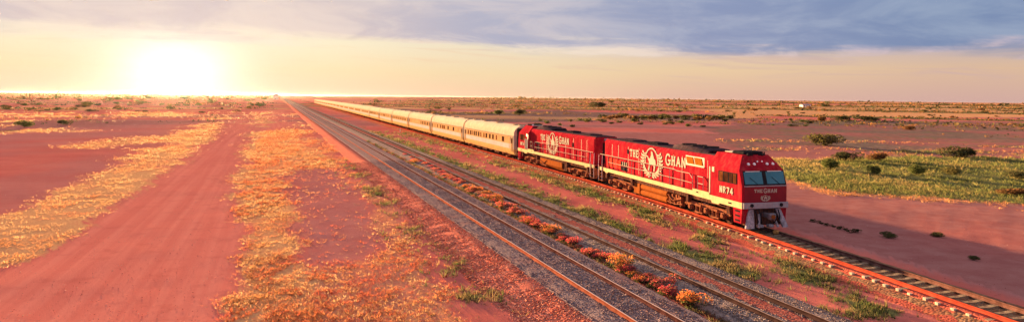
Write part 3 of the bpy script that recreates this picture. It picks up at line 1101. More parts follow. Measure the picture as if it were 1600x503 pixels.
        # steps at both ends
        def step_f(mb):
            mb.plate([(9.55, .42), (10.25, .42), (10.33, 1.25), (9.45, 1.25)], -SW + .02, -1.05)
        st = side_mesh('step_ladder', M['red'], e, step_f, sg)
        for z in (.52, .78, 1.04):
            side_mesh('step_tread', M['black'], st, lambda mb: mb.box(9.68, 10.12, -SW + .012, -SW + .02, z, z + .1), sg)
        def step_r(mb):
            mb.plate([(XR - .02, .42), (XR + .1, .42), (XR + .1, 1.3), (XR - .02, 1.3)], -SW + .02, -1.05)
            mb.plate([(XR + .7, .42), (XR + .8, .42), (XR + .8, 1.3), (XR + .7, 1.3)], -SW + .02, -1.05)
            for z in (.45, .75, 1.05):
                mb.box(XR + .1, XR + .7, -SW + .03, -1.06, z, z + .04)
        side_mesh('step_ladder', M['frame'], e, step_r, sg)
        for x in (XR + .02, XR + .78):
            side_mesh('handrail', M['white'], e, lambda mb: mb.tube([(x, -SW, .5), (x, -SW - .03, 1.4), (x, -SW + .02, 2.6)], .028, 5), sg)
    # hood end: door and lamp cluster
    MB().box(XR + .60, XR + .618, -.35, .35, 1.62, 3.45).build('end_door', M['black'], e)
    MB().box(XR + .45, XR + .66, -.22, .22, 3.6, 3.82, .03).build('tail_lamp_box', M['silver'], e)
    # ---------------- cab
    cab = MB()
    z0, ze, zt = 1.60, 3.38, 4.18
    front_lo, front_mid, front_hi = XN, XN - .02, XN - .42
    # ring sections of the cab from back to front; each ring: list of (y, z)
    def ring(x, wb, we, zt_, wt, ze_=ze):
        return [(x, -wb, z0), (x, wb, z0), (x, we, 2.5), (x, we, ze_), (x, wt, zt_), (x, -wt, zt_), (x, -we, ze_), (x, -we, 2.5)]
    rings = [ring(6.9, CW, CW, zt, .88), ring(XN - 1.0, CW, CW, zt, .88)]
    vs = [p for r_ in rings for p in r_]
    # front rings are sheared: the nose is upright, the windscreen leans back, the brow leans back more
    wn = CW - .06
    fr_pts = [(XN, -wn, z0), (XN, wn, z0), (XN, wn, 2.50), (XN - .26, wn - .05, ze), (XN - .80, .80, zt - .06), (XN - .80, -.80, zt - .06), (XN - .26, -wn + .05, ze), (XN, -wn, 2.50)]
    ch_pts = [(XN - .12, -CW, z0), (XN - .12, CW, z0), (XN - .12, CW, 2.5), (XN - .40, CW, ze), (XN - .98, .86, zt), (XN - .98, -.86, zt), (XN - .40, -CW, ze), (XN - .12, -CW, 2.5)]
    vs = rings[0] + ch_pts + fr_pts
    fs = [tuple(range(8))]
    for k in range(2):
        for i in range(8):
            j = (i + 1) % 8
            fs.append((k * 8 + i, k * 8 + j, k * 8 + 8 + j, k * 8 + 8 + i))
    fs += [(16, 17, 18, 23), (23, 18, 19, 22), (22, 19, 20, 21)]
    cab.add(vs, fs)
    c_ = cab.build('cab', M['red'], e)
    # windscreen: black surround on the leaning face, two panes
    sl = .26 / (ze - 2.5)
    fx = lambda z: XN - sl * (z - 2.5)
    def leaning(y0, y1, za, zb, off, th=.02, trim=0.):
        mb = MB()
        vs_ = []
        for o_ in (off - th, off):
            for y, z in ((y0, za), (y1, za), (y1 - math.copysign(trim, y1), zb), (y0 - math.copysign(trim, y0), zb)):
                vs_.append((fx(z) + o_, y, z))
        mb.add(vs_, [(0, 1, 2, 3), (7, 6, 5, 4), (0, 4, 5, 1), (1, 5, 6, 2), (2, 6, 7, 3), (3, 7, 4, 0)])
        return mb
    leaning(-wn + .01, wn - .01, 2.56, 3.35, .012, .02, .04).build('windscreen_frame', M['black'], c_)
    for y0, y1 in ((-1.29, -.13), (.13, 1.29)):
        leaning(y0, y1, 2.63, 3.29, .022, .02).build('windscreen_pane', M['windshield'], c_)
        wp = MB()
        ym = (y0 + y1) / 2
        wp.cyl((fx(2.64) + .05, ym + .2, 2.62), (fx(3.0) + .05, ym - .25, 3.0), .012, 4)
        wp.build('wiper', M['black'], c_)
        leaning(y0 + .12, y1 - .12, 3.30, 3.335, .03, .03).build('sun_visor', M['white'], c_)
    bm_ = MB()
    bm_.box(XN - .05, XN + .03, -wn + .02, wn - .02, 2.49, 2.545)
    bm_.build('belt_rail', M['silver'], c_)
    MB().box(XN + .0005, XN + .012, -wn + .02, wn - .02, 1.63, 2.485).build('shaded_nose_panel', M['dark_red'], c_)  # darker plate, shade on the nose put into its red
    # brow with marker lamps
    def brow(y, t):
        a = Vector((XN - .26, 0, ze)); b2 = Vector((XN - .80, 0, zt - .06))
        p = a.lerp(b2, t)
        return Vector((p.x, y, p.z))
    nb = Vector((.72, 0, .54)).normalized()
    for y in (-.80, -.42, .42, .80):
        p = brow(y, .42)
        MB().cyl(p - nb * .03, p + nb * .05, .085, 10).build('headlamp', M['lamp'], c_, smooth=40)
    for y in (-.15, .15):
        p = brow(y, .6)
        MB().cyl(p - nb * .03, p + nb * .04, .05, 8).build('marker_lamp', M['lamp'], c_, smooth=40)
    # lettering on the nose
    t_ = MB()
    text(t_, 'THE', 0, 0, .15, .16, .04, .038, -.02, -.001)
    t2 = MB()
    text(t2, 'GHAN', .60, -.02, .17, .19, .045, .042, -.02, -.001, 1.25)
    e2 = MB()
    emblem(e2, .72, -.36, .36, .16, -.02, -.001)
    for mb_, nm in ((t_, 'lettering'), (t2, 'lettering'), (e2, 'emblem')):
        mb_.v = [(XN + .013 - y, x - .74, z + 2.17) for x, y, z in mb_.v]
        mb_.build(nm, M['letter'], c_)
    # cab sides: windows, door, number
    for sg in (-1, 1):
        side_mesh('window_frame', M['black'], c_, lambda mb: mb.box(7.95, 9.82, -CW - .010, -CW - .001, 2.56, 3.17), sg)
        for k, (a, b_) in enumerate(((8.05, 8.42), (8.52, 8.95), (9.05, 9.4), (9.46, 9.76))):
            side_mesh('window', M['amber_pane'] if k in (0, 3) else M['pane'], c_, lambda mb: mb.box(a, b_, -CW - .018, -CW - .0105, 2.60, 3.13), sg)
        side_mesh('cab_vent', M['dark_red'], c_, lambda mb: mb.box(7.25, 7.5, -CW - .012, -CW - .001, 3.02, 3.32), sg)
        side_mesh('door_recess', M['dark_red'], c_, lambda mb: mb.box(6.95, 7.06, -CW - .01, -CW - .001, 1.7, 3.3), sg)
        nt = MB()
        if kind == 1:
            text(nt, 'NR74', 8.1, 1.93, .27, .34, .09, .085, -CW - .02, -CW - .001)
        else:
            text(nt, 'NR74', 8.25, 1.98, .25, .32, .08, .085, -CW - .02, -CW - .001)
        if sg > 0:
            nt.v = [(-x + 17.7, -y, z) for x, y, z in nt.v]
        nt.build('running_number', M['letter'], c_)
        if kind == 2:
            side_mesh('cab_door', M['black'], c_, lambda mb: mb.box(6.98, 7.8, -CW - .014, -CW - .001, 1.66, 2.75), sg)
            for x in (6.96, 7.38, 7.8):
                side_mesh('handrail', M['white'], c_, lambda mb: mb.box(x, x + .06, -CW - .05, -CW - .015, 1.66, 2.78), sg)
    # cab roof: air conditioner, horns, aerials
    ac = MB()
    ac.box(8.15, 9.3, -.65, .65, 4.17, 4.36, .05)
    ac.build('air_conditioner', M['black'], c_)
    MB().box(7.1, 7.9, -.5, .5, 4.17, 4.25, .03).build('roof_hatch', M['letter'], c_)
    for y in (-.55, -.35, .35):
        MB().cyl((9.35, y, 4.2), (9.62, y, 4.22), .04, 8, .08).build('horn', M['black'], c_)
    for y in (-.25, .2, .55):
        MB().cyl((9.5, y, 4.12), (9.5, y, 4.36), .05, 8, .03).build('aerial', M['black'], c_)
    MB().cyl((8.0, .5, 4.16), (8.0, .5, 4.34), .14, 10, .1).build('beacon', M['white'], c_)
    # buffer beam and pilot
    bb = MB()
    bb.box(XN - .10, XN + .10, -CW, CW, 1.27, 1.60, .02)
    b_o = bb.build('buffer_beam', M['silver'], e)
    for y in (-.95, .95):
        MB().cyl((XN + .09, y, 1.46), (XN + .16, y, 1.46), .10, 10).build('ditch_lamp', M['black'], b_o)
    for sy in (-1, 1):
        pil = MB()
        # plough wing: a leaning wedge
        v8 = [(XN - .05, sy * 1.02, 1.22), (XN - .05, sy * .72, 1.22), (XN + .34, sy * .92, .22), (XN + .20, sy * 1.38, .20),
              (XN - .15, sy * 1.02, 1.22), (XN - .15, sy * .72, 1.22), (XN + .24, sy * .92, .22), (XN + .08, sy * 1.38, .20)]
        pil.add(v8, [(0, 1, 2, 3), (7, 6, 5, 4), (0, 4, 5, 1), (1, 5, 6, 2), (2, 6, 7, 3), (3, 7, 4, 0)])
        pil.build('plough', M['plough'], e)
    for sy in (-1, 1):
        MB().cyl((XN + .02, sy * .42, .95), (XN + .30, sy * .62, .25), .07, 8).build('plough_brace', M['plough'], e)
        MB().box(XN - .16, XN + .12, min(sy * .16, sy * .5), max(sy * .16, sy * .5), .20, .36, .03).build('plough_toe', M['plough'], e)
    MB().cyl((XN + .5, 0, .9), (XN + .74, 0, .9), .12, 10).build('coupler_highlight', M['tank'], e)  # added orange cylinder, a highlight on the coupler put into colour
    dk = MB()
    dk.box(XN - .5, XN - .17, -1.15, 1.15, .30, 1.26)
    dk.build('pilot_plate', M['dusty_dark'], e)
    for xx, sgx in ((XN, 1), (XR, -1)):
        cp = MB()
        cp.box(min(xx - .3 * sgx, xx + .45 * sgx), max(xx - .3 * sgx, xx + .45 * sgx), -.13, .13, .78, 1.02, .03)
        cp.box(min(xx + .40 * sgx, xx + .70 * sgx), max(xx + .40 * sgx, xx + .70 * sgx), -.2, .24, .72, 1.08, .06)
        cp.build('coupler', M['grey'], e)
        for y in (-.75, -.5, .5, .75):
            hs = MB()
            hs.tube([(xx + .1 * sgx, y, 1.2), (xx + .28 * sgx, y * .98, .9), (xx + .3 * sgx, y * .9, .6), (xx + .16 * sgx, y * .8, .45)], .035, 6)
            hs.build('air_hose', M['black'], e)
    # under the deck: tank, reservoirs, equipment
    if kind == 1:
        MB().box(-3.75, -2.75, -1.28, 1.28, .24, 1.05, .05).build('battery_box', M['tank'], e)
        for sg in (-1, 1):
            for z in (.42, .84):
                side_mesh('air_reservoir', M['tank'], e, lambda mb: mb.cyl((-2.5, -1.12, z), (1.4, -1.12, z), .215, 14), sg, 40)
        MB().box(-2.6, 1.5, -.85, .85, .28, 1.04, .05).build('fuel_tank', M['dusty_dark'], e)
    else:
        MB().prism([(-1.3, .55), (-1.0, .22), (1.0, .22), (1.3, .55), (1.3, 1.05), (-1.3, 1.05)], -2.6, 3.5, .06).build('fuel_tank', M['tank'], e)
        MB().box(-3.7, -2.75, -1.22, 1.22, .3, 1.05, .05).build('battery_box', M['dusty_dark'], e)
    for sg in (-1, 1):
        def clutter(mb):
            rr = random.Random(5 + sg)
            for k in range(9):
                x = 1.7 + k * .18
                mb.box(x, x + rr.uniform(.06, .16), -1.28, -.95, rr.uniform(.25, .6), rr.uniform(.7, 1.05))
            mb.tube([(1.6, -1.3, .9), (2.3, -1.32, .55), (3.4, -1.3, .8)], .04, 6)
            mb.tube([(1.5, -1.3, .4), (2.6, -1.31, .35), (3.5, -1.3, .45)], .035, 6)
        side_mesh('pipework', M['frame'], e, clutter, sg)
        for x in (8.75, 4.1, -4.1, -8.9):
            side_mesh('sand_box', M['dusty_dark'], e, lambda mb: mb.box(x, x + .35, -1.4, -1.1, .75, 1.25, .03), sg)
    for bx_ in (6.3, -6.4):
        bogie(e, bx_, [-1.85, 0, 1.85])
    return e


M['grille_red'] = paint('faded_red_panel', (.55, .06, .04), .5, var=.1, scale=2, spec=0.)


def place(e, s_mid, half):
    """stand a vehicle on the train's track, +X towards the camera"""
    a, _ = tpos(s_mid - half)
    b, _ = tpos(s_mid + half)
    c = (a + b) / 2
    d = (a - b) / np.linalg.norm(a - b)
    e.location = (c[0], c[1], RAIL_Z)
    e.rotation_euler = (0, 0, math.atan2(d[1], d[0]))
    return d


loco1 = make_loco(1)
place(loco1, 9.77, 6.3)
tag(loco1, 'leading red diesel locomotive with wide cab and windscreen facing the camera', 'locomotive')
loco2 = make_loco(2)
place(loco2, 31.25, 6.3)
loco2.rotation_euler.z += math.pi
tag(loco2, 'second red diesel locomotive, cab turned back towards the cream carriages', 'locomotive')

# ------------------------------------------------------------------ carriages
CL = 22.95
def half_profile():
    return [(-1.30, .62), (-1.44, .95), (-1.47, 1.45), (-1.47, 2.72)]


def carriage_body(e, L):
    x0, x1 = -L / 2, L / 2
    low = MB().prism([(-1.30, .62), (1.30, .62), (1.465, 1.0), (1.47, 1.28), (-1.47, 1.28), (-1.465, 1.0)], x0, x1).build('skirt_panel', M['steel_low'], e, smooth=30)
    b = MB().prism([(-1.47, 1.283), (1.47, 1.283), (1.475, 1.9), (1.46, 2.86), (-1.46, 2.86), (-1.475, 1.9)], x0, x1).build('body', M['steel'], e, smooth=30)
    pr = [(-1.46, 2.863), (1.46, 2.863)]
    for a in range(8, 173, 12):
        pr.append((1.50 * math.cos(R(a)) ** 1 if False else 1.48 * math.copysign(abs(math.cos(R(a))) ** .8, math.cos(R(a))), 2.87 + 1.16 * math.sin(R(a)) ** .9))
    MB().prism(pr, x0, x1).build('roof', M['steel_roof'], e, smooth=30)
    return b


def make_carriage(wins, detail, seedv):
    e = link('passenger_carriage', None)
    L = CL
    rr = random.Random(seedv)
    b = carriage_body(e, L)
    for sg in (-1, 1):
        side_mesh('letterboard', M['letterboard'], b, lambda mb: mb.box(-L / 2 + .3, L / 2 - .3, -1.492, -1.455, 2.70, 2.78), sg)
        side_mesh('belt_band', M['steel_reflect'], b, lambda mb: mb.box(-L / 2 + .5, L / 2 - 1.6, -1.486, -1.465, 1.31, 1.83), sg)
        side_mesh('window_band', M['tan_band'], b, lambda mb: mb.box(-L / 2 + 1.3, L / 2 - 1.3, -1.488, -1.46, 1.86, 2.66), sg)
        if detail:
            for (a, wd, k) in wins:
                f = side_mesh('window', (M['pane'], M['amber_pane'], M['pale_blind'])[k], b, lambda mb: mb.box(a, a + wd, -1.496, -1.455, 1.98, 2.56), sg)
            side_mesh('door', M['letterboard'], b, lambda mb: mb.box(L / 2 - 1.05, L / 2 - .3, -1.49, -1.45, .98, 2.62), sg)
            side_mesh('door', M['letterboard'], b, lambda mb: mb.box(-L / 2 + .3, -L / 2 + 1.05, -1.49, -1.45, .98, 2.62), sg)
            for s_ in (-1, 1):
                side_mesh('door_window', M['pane'], b, lambda mb: mb.box(s_ * (L / 2 - .67) - .2, s_ * (L / 2 - .67) + .2, -1.499, -1.45, 1.95, 2.5), sg)
        else:
            tag(side_mesh('window_row', M['amber_pane'], b, lambda mb: [mb.box(a, a + wd, -1.496, -1.455, 1.98, 2.56) for (a, wd, k) in wins], sg), kind='stuff')
    for s_ in (-1, 1):
        gw = MB()
        gw.box(min(s_ * L / 2, s_ * (L / 2 + .29)), max(s_ * L / 2, s_ * (L / 2 + .29)), -1.05, 1.05, .85, 3.7, .06)
        gw.build('gangway', M['black'], e)
    if detail:
        for x in (-9.5, -4.2, 1.5, 8.4, 10.2):
            MB().box(x, x + .7, -.55, .25, 3.98, 4.12, .03).build('roof_vent', M['roof_vent'], e)
        for x, l, z in ((-5.2, 1.6, .35), (-2.6, 2.2, .3), (.6, 1.4, .4), (3.0, 2.0, .32)):
            MB().box(x, x + l, -1.2, 1.2, z, .66, .03).build('underfloor_box', M['dusty_dark'], e)
    for bx_ in (-8.2, 8.2):
        bogie(e, bx_, [-1.2, 1.2], wheel_r=.45)
    return e


M['letterboard'] = paint('letterboard_tan', (.32, .20, .11), .55, 0., spec=0., var=.15, scale=2)
M['tan_band'] = paint('tan_window_band', (.44, .29, .14), .6, 0., var=.12, scale=1.4, spec=0.)
M['pale_blind'] = paint('drawn_window_blind', (.36, .24, .12), .5, spec=0., var=.15, scale=3)
M['roof_vent'] = paint('roof_vent_metal', (.28, .22, .16), .7, 0., spec=0., var=.2, scale=3)

WIN_A = [(-10.0 + .1, .5, 2), (-9.2, .5, 1), (-8.1, .6, 0), (-7.1, .35, 1), (-6.1, .6, 0), (-5.1, .6, 0), (-3.8, .6, 0), (-2.7, .5, 1), (-1.2, .5, 1), (-.1, .65, 0), (1.5, .65, 0), (2.9, .65, 0), (4.5, .45, 1), (7.0, .9, 0)]
WIN_B = [(-9.4, .7, 2), (-8.4, .7, 2), (-6.6, .6, 1), (-4.2, .8, 1), (-2.6, .9, 1), (-1.4, .9, 1), (1.4, .8, 0), (5.0, .9, 0), (8.2, .7, 2)]
WIN_C = [(-9.6 + k * 1.45 + (.3 if k % 2 else 0), .62, k % 2) for k in range(13)]
WIN_D = [(-9.8, .5, 2), (-8.6, .5, 2), (2.0, .5, 0), (3.4, .5, 0), (4.2, .5, 1), (5.6, .5, 0), (6.6, .5, 1), (8.0, .5, 0), (8.8, .5, 0)]
NEAR = [WIN_A, WIN_B, WIN_D, WIN_C, WIN_B, WIN_A]
ords = ['first', 'second', 'third', 'fourth', 'fifth', 'sixth', 'seventh', 'eighth', 'ninth', 'tenth', 'eleventh', 'twelfth', 'thirteenth', 'fourteenth', 'fifteenth', 'sixteenth', 'seventeenth', 'eighteenth', 'nineteenth', 'twentieth', 'twenty-first', 'twenty-second', 'twenty-third']
descr = ['with a row of close-set dark windows', 'with amber windows and two dark ones', 'with dark windows on its front half', 'with evenly paired windows', 'with amber windows', 'with small windows']
PITCH = 23.72
S0 = 42.75
N_CAR = 23


def copy_tree(o, parent=None):
    c = o.copy()
    COL.objects.link(c)
    c.parent = parent
    for ch in list(o.children):
        copy_tree(ch, c)
    return c


far_proto = None
for k in range(N_CAR):
    sm = S0 + CL / 2 + .3 + k * PITCH
    if k < len(NEAR):
        e = make_carriage(NEAR[k], True, k)
        lab = '%s cream carriage behind the locomotives, %s' % (ords[k], descr[k]) if k else 'cream steel passenger carriage with close-set dark windows, coupled directly behind the red locomotives'
        tag(e, lab, 'carriage', 'carriages of the long train')
    else:
        if far_proto is None:
            far_proto = e = make_carriage(WIN_C, False, 50)
        else:
            e = copy_tree(far_proto)
        lab = 'last carriage at the far end of the long train' if k == N_CAR - 1 else '%s cream carriage behind the locomotives, small with distance' % ords[k]
        tag(e, lab, 'carriage', 'carriages of the long train')
    place(e, sm, 8.2)


# ------------------------------------------------------------------ shrubs
def shrub_mesh(name, w_, h_, n, cols, leaf=.06, flowers=None, seed=1, flat=.0, lobes=5):
    """leaf quads spread through several clumps; returns crown mesh"""
    r = np.random.default_rng(seed)
    cc = np.stack([r.normal(0, w_ * .22, lobes), r.normal(0, w_ * .22, lobes), h_ * r.uniform(.28, .66, lobes)], 1)
    rad = r.uniform(.55, 1., lobes) * min(w_ * .34, h_ * .55)
    pick = r.integers(0, lobes, n)
    d = r.normal(0, 1, (n, 3))
    d /= np.linalg.norm(d, axis=1)[:, None]
    rr = rad[pick] * r.uniform(.35, 1., n) ** .5
    P = cc[pick] + d * rr[:, None] * np.array([1.25, 1.25, .9])
    P[:, 2] = np.clip(P[:, 2], .02, None)
    sz = leaf * r.uniform(.6, 1.4, n)
    a = r.normal(0, 1, (n, 3))
    a /= np.linalg.norm(a, axis=1)[:, None]
    b = np.cross(a, r.normal(0, 1, (n, 3)))
    b /= np.linalg.norm(b, axis=1)[:, None] + 1e-6
    V = np.stack([P - a * sz[:, None], P + b * sz[:, None] * .55, P + a * sz[:, None], P - b * sz[:, None] * .55], 1)
    c = np.array(cols)[r.integers(0, len(cols), n)] * r.uniform(.7, 1.3, (n, 1))
    if flowers:
        top = (P[:, 2] > np.quantile(P[:, 2], .30)) & (r.random(n) < .78)
        fc = np.array(flowers)[r.integers(0, len(flowers), n)] * r.uniform(.8, 1.2, (n, 1))
        c = np.where(top[:, None], fc, c)
    C = np.concatenate([np.repeat(c, 4, 0), np.ones((n * 4, 1))], 1)
    F = np.arange(n * 4).reshape(n, 4)
    return fast_mesh(name, V.reshape(-1, 3), F, M['leaf'], C)


def stems_mesh(w_, h_, seed, k=5):
    r = random.Random(seed)
    mb = MB()
    for i in range(k):
        a = r.uniform(0, 6.28)
        q = (math.cos(a) * w_ * r.uniform(.1, .3), math.sin(a) * w_ * r.uniform(.1, .3), h_ * r.uniform(.45, .75))
        mid = (q[0] * .35, q[1] * .35, q[2] * .5)
        t = max(.012, h_ * .025)
        mb.cyl((q[0] * .06, q[1] * .06, -.03), mid, t, 5, t * .7)
        mb.cyl(mid, q, t * .7, 5, t * .3)
    o = mb.build('stem', M['bark'])
    me = o.data
    bpy.data.objects.remove(o)
    return me


GREEN = [(.05, .07, .025), (.075, .095, .03), (.10, .11, .04)]
OLIVE = [(.09, .085, .03), (.13, .11, .04), (.07, .07, .03)]
DARK = [(.035, .045, .02), (.05, .055, .028), (.07, .06, .03)]
BROWN = [(.16, .075, .035), (.11, .07, .035), (.20, .10, .04)]


def put_shrub(name, crown, stem, loc, rz, sc_, label, cat, group=None):
    e = link(name, None, None, loc, rz)
    e.scale = sc_
    link('crown', crown, e)
    link('trunk', stem, e)
    tag(e, label, cat, group)
    return e


BASE = {}
for i, (nm, cols) in enumerate((('green', GREEN), ('olive', OLIVE), ('dark', DARK), ('brown', BROWN))):
    BASE[nm] = [(shrub_mesh('crown', 2., 1.5, 1500, cols, .085, seed=100 + i * 10 + k, lobes=6 + k), stems_mesh(2., 1.5, 60 + i * 3 + k)) for k in range(2)]
SMALL = {}
for i, (nm, cols) in enumerate((('green', GREEN), ('olive', OLIVE), ('dark', DARK), ('brown', BROWN))):
    SMALL[nm] = [(shrub_mesh('crown', 2., 1.5, 320, cols, .17, seed=200 + i * 10 + k, lobes=5 + k), stems_mesh(2., 1.5, 90 + i * 3 + k, 3)) for k in range(2)]


def shrub_px(px, py, wpx, hpx, col, label, group=None, name='shrub', cat='shrub', k=0, src=None):
    """a shrub whose foot stands where the photograph shows it"""
    x, y = gp(px, py)
    ppm = FPX / y
    w_, h_ = wpx / ppm, hpx / ppm
    cr, stm = (src or BASE)[col][k % 2]
    return put_shrub(name, cr, stm, (x, y, -.02), random.uniform(0, 6.28), (w_ / 2.1, w_ / 2.1, h_ / 1.45), label, cat, group)


shrub_px(1290, 227, 46, 20, 'olive', 'largest olive bush beside the pale track beyond the locomotive', k=0)
shrub_px(1321, 251, 34, 16, 'dark', 'rounded dark bush at the near edge of the grey flat, left of a brown one', k=1)
shrub_px(1374, 251, 32, 14, 'brown', 'low brownish bush next to the rounded dark bush', k=0)
shrub_px(1503, 246, 50, 21, 'dark', 'spreading dark bush at the far edge of the green field', k=0)
shrub_px(1297, 265, 28, 20, 'green', 'bright green bush standing in the grass field nearest the locomotive cab', k=1)
shrub_px(1366, 274, 18, 17, 'green', 'small upright green bush in the grass field', k=0)
shrub_px(1432, 274, 26, 19, 'green', 'leafy green bush in the middle of the grass field', k=1)
shrub_px(1486, 272, 24, 12, 'olive', 'pale olive bush low in the grass field', k=0)
shrub_px(1592, 279, 30, 13, 'dark', 'dark bush at the right edge of the grass field', k=1)
shrub_px(1590, 305, 46, 12, 'brown', 'dark brown mound of brush at the field corner, right edge', k=0)
shrub_px(1388, 370, 22, 9, 'green', 'small green weed clump on bare red earth nearest the track', k=1)
shrub_px(1465, 369, 22, 7, 'olive', 'flat olive weed clump on bare red earth', k=0)
shrub_px(1522, 406, 14, 9, 'green', 'lone small green weed on bare red earth, rightmost', k=1)
for i, (px, py, wp, hp) in enumerate([(1272, 346, 12, 4), (1283, 349, 9, 3), (1293, 352, 10, 4), (1303, 354, 8, 3), (1312, 357, 10, 5), (1321, 359, 8, 4), (1335, 362, 16, 6)]):
    shrub_px(px, py, wp, hp, 'dark', 'low dark weed in the short row beside the locomotive', 'row of dark weeds beside the locomotive', 'weed', 'weed', i, SMALL)
shrub_px(936, 168, 26, 11, 'dark', 'dark bush alone on the red plain beyond the second locomotive', k=0)
shrub_px(812, 180, 18, 10, 'dark', 'dark bush behind the carriages, right of a greener one', k=1)
shrub_px(780, 180, 16, 9, 'green', 'greener bush behind the carriages', k=0)
shrub_px(1283, 190, 16, 9, 'brown', 'small brown bush left of two rounded bushes on the orange plain', k=0)
shrub_px(1315, 189, 24, 9, 'dark', 'left of two rounded bushes on the orange plain', k=1)
shrub_px(1355, 189, 34, 10, 'dark', 'wider right of two rounded bushes on the orange plain', k=0)
shrub_px(1422, 203, 18, 8, 'brown', 'small brown bush alone on the grey flat', k=1)
shrub_px(98, 195, 20, 10, 'dark', 'dark bush alone on the red plain left of the dirt road', k=0)
shrub_px(38, 199, 22, 12, 'green', 'greener bush at the left edge beyond the straw', k=1)
rs = random.Random(3)
# a belt of orange-tipped bushes beyond the locomotives
for i in range(26):
    px = 945 + i * 7.8 + rs.uniform(-3, 3)
    shrub_px(px, 186 + (px - 945) * .006 + rs.uniform(-2.5, 1.5), rs.uniform(10, 20), rs.uniform(5, 9), rs.choice(['dark', 'brown', 'olive', 'brown']), 'bush in the dense belt of scrub beyond the locomotives', 'belt of bushes beyond the locomotives', k=i, src=SMALL)
for i in range(30):
    px = rs.uniform(840, 1270)
    shrub_px(px, rs.uniform(188, 199), rs.uniform(6, 13), rs.uniform(3, 5.5), rs.choice(['dark', 'green', 'olive']), 'small bush scattered on the flat in front of the scrub belt', 'small bushes before the scrub belt', k=i, src=SMALL)
for i in range(52):
    px = rs.uniform(560, 1600)
    py = 152 + .0104 * (px - 800) + rs.uniform(6, 26) ** 1.0
    shrub_px(px, py, rs.uniform(4, 13), rs.uniform(2, 5), rs.choice(['dark', 'dark', 'brown', 'olive']), 'small dark bush dotted over the far plain right of the train', 'bushes on the far right plain', k=i, src=SMALL)
for i in range(64):
    px = rs.uniform(0, 415)
    py = 152 + .0104 * (px - 800) + rs.choice([rs.uniform(8, 14), rs.uniform(17, 22), rs.uniform(22, 30)])
    shrub_px(px, py, rs.uniform(5, 18), rs.uniform(2.5, 6), rs.choice(['dark', 'brown', 'olive', 'green']), 'small bush dotted over the far plain left of the dirt road', 'bushes on the far left plain', k=i, src=SMALL)

# flowering shrubs in a row between the main and the middle track
FLW = {'crimson': [(.42, .035, .06), (.38, .06, .075), (.46, .10, .11)], 'coral': [(.48, .10, .085), (.44, .075, .075), (.52, .17, .13)], 'orange': [(.44, .15, .045), (.42, .10, .04), (.46, .19, .07)]}
FM = {}
for i, (nm, fc) in enumerate(FLW.items()):
    FM[nm] = [(shrub_mesh('crown', .9, .55, 900, GREEN + [(.13, .12, .05)], .035, fc, seed=300 + i * 7 + k, lobes=7), stems_mesh(.9, .5, 400 + i + k)) for k in range(2)]
FLW_POS = [(1078, 476, 54, 'orange'), (1050, 462, 24, 'crimson'), (1036, 446, 40, 'coral'), (1012, 438, 30, 'coral'), (985, 424, 26, 'crimson'), (966, 414, 40, 'orange'), (950, 404, 34, 'crimson'), (922, 394, 20, 'coral'), (897, 382, 30, 'crimson'),
           (866, 364, 32, 'orange'), (850, 357, 24, 'coral'), (832, 347, 26, 'crimson'), (814, 336, 22, 'coral')]
for i in range(22):
    t_ = i / 21
    FLW_POS.append((802 - t_ * 168 + rs.uniform(-2, 2), 331 - t_ * 88 + rs.uniform(-1.5, 1.5), 26 - 15 * t_, rs.choice(['crimson', 'coral', 'coral', 'orange'])))
for i in range(70):
    t_ = rs.random() ** .85
    FLW_POS.append((1068 - t_ * 430 + rs.uniform(-4, 4), 472 - t_ * 225 + rs.uniform(-3, 3), (30 - 20 * t_) * rs.uniform(.6, 1.1), rs.choice(['crimson', 'crimson', 'coral', 'coral', 'orange'])))
for i, (px, py, wp, col) in enumerate(FLW_POS):
    x, y = gp(px, py)
    w_ = wp / (FPX / y)
    cr, stm = FM[col][i % 2]
    lab = 'low shrub with %s flower heads in the row between the two tracks' % col
    if i == 0:
        lab = 'nearest and largest shrub with orange flower heads between the two tracks'
    put_shrub('flowering_shrub', cr, stm, (x, y, .0), rs.uniform(0, 6), (w_ / 1.0, w_ / 1.0, w_ / 1.0 * rs.uniform(.6, .85)), lab, 'shrub', 'flowering shrubs between the tracks')


# ------------------------------------------------------------------ grass (nobody could count it)
def scatter(n, rmax, prob, amax=43, rmin=19):
    a = R(1) * rng.uniform(-amax, amax, n)
    r = rmin * np.exp(rng.random(n) * math.log(rmax / rmin))
    x, y = np.sin(a) * r, np.cos(a) * r
    keep = rng.random(n) < prob(x, y)
    return x[keep], y[keep]


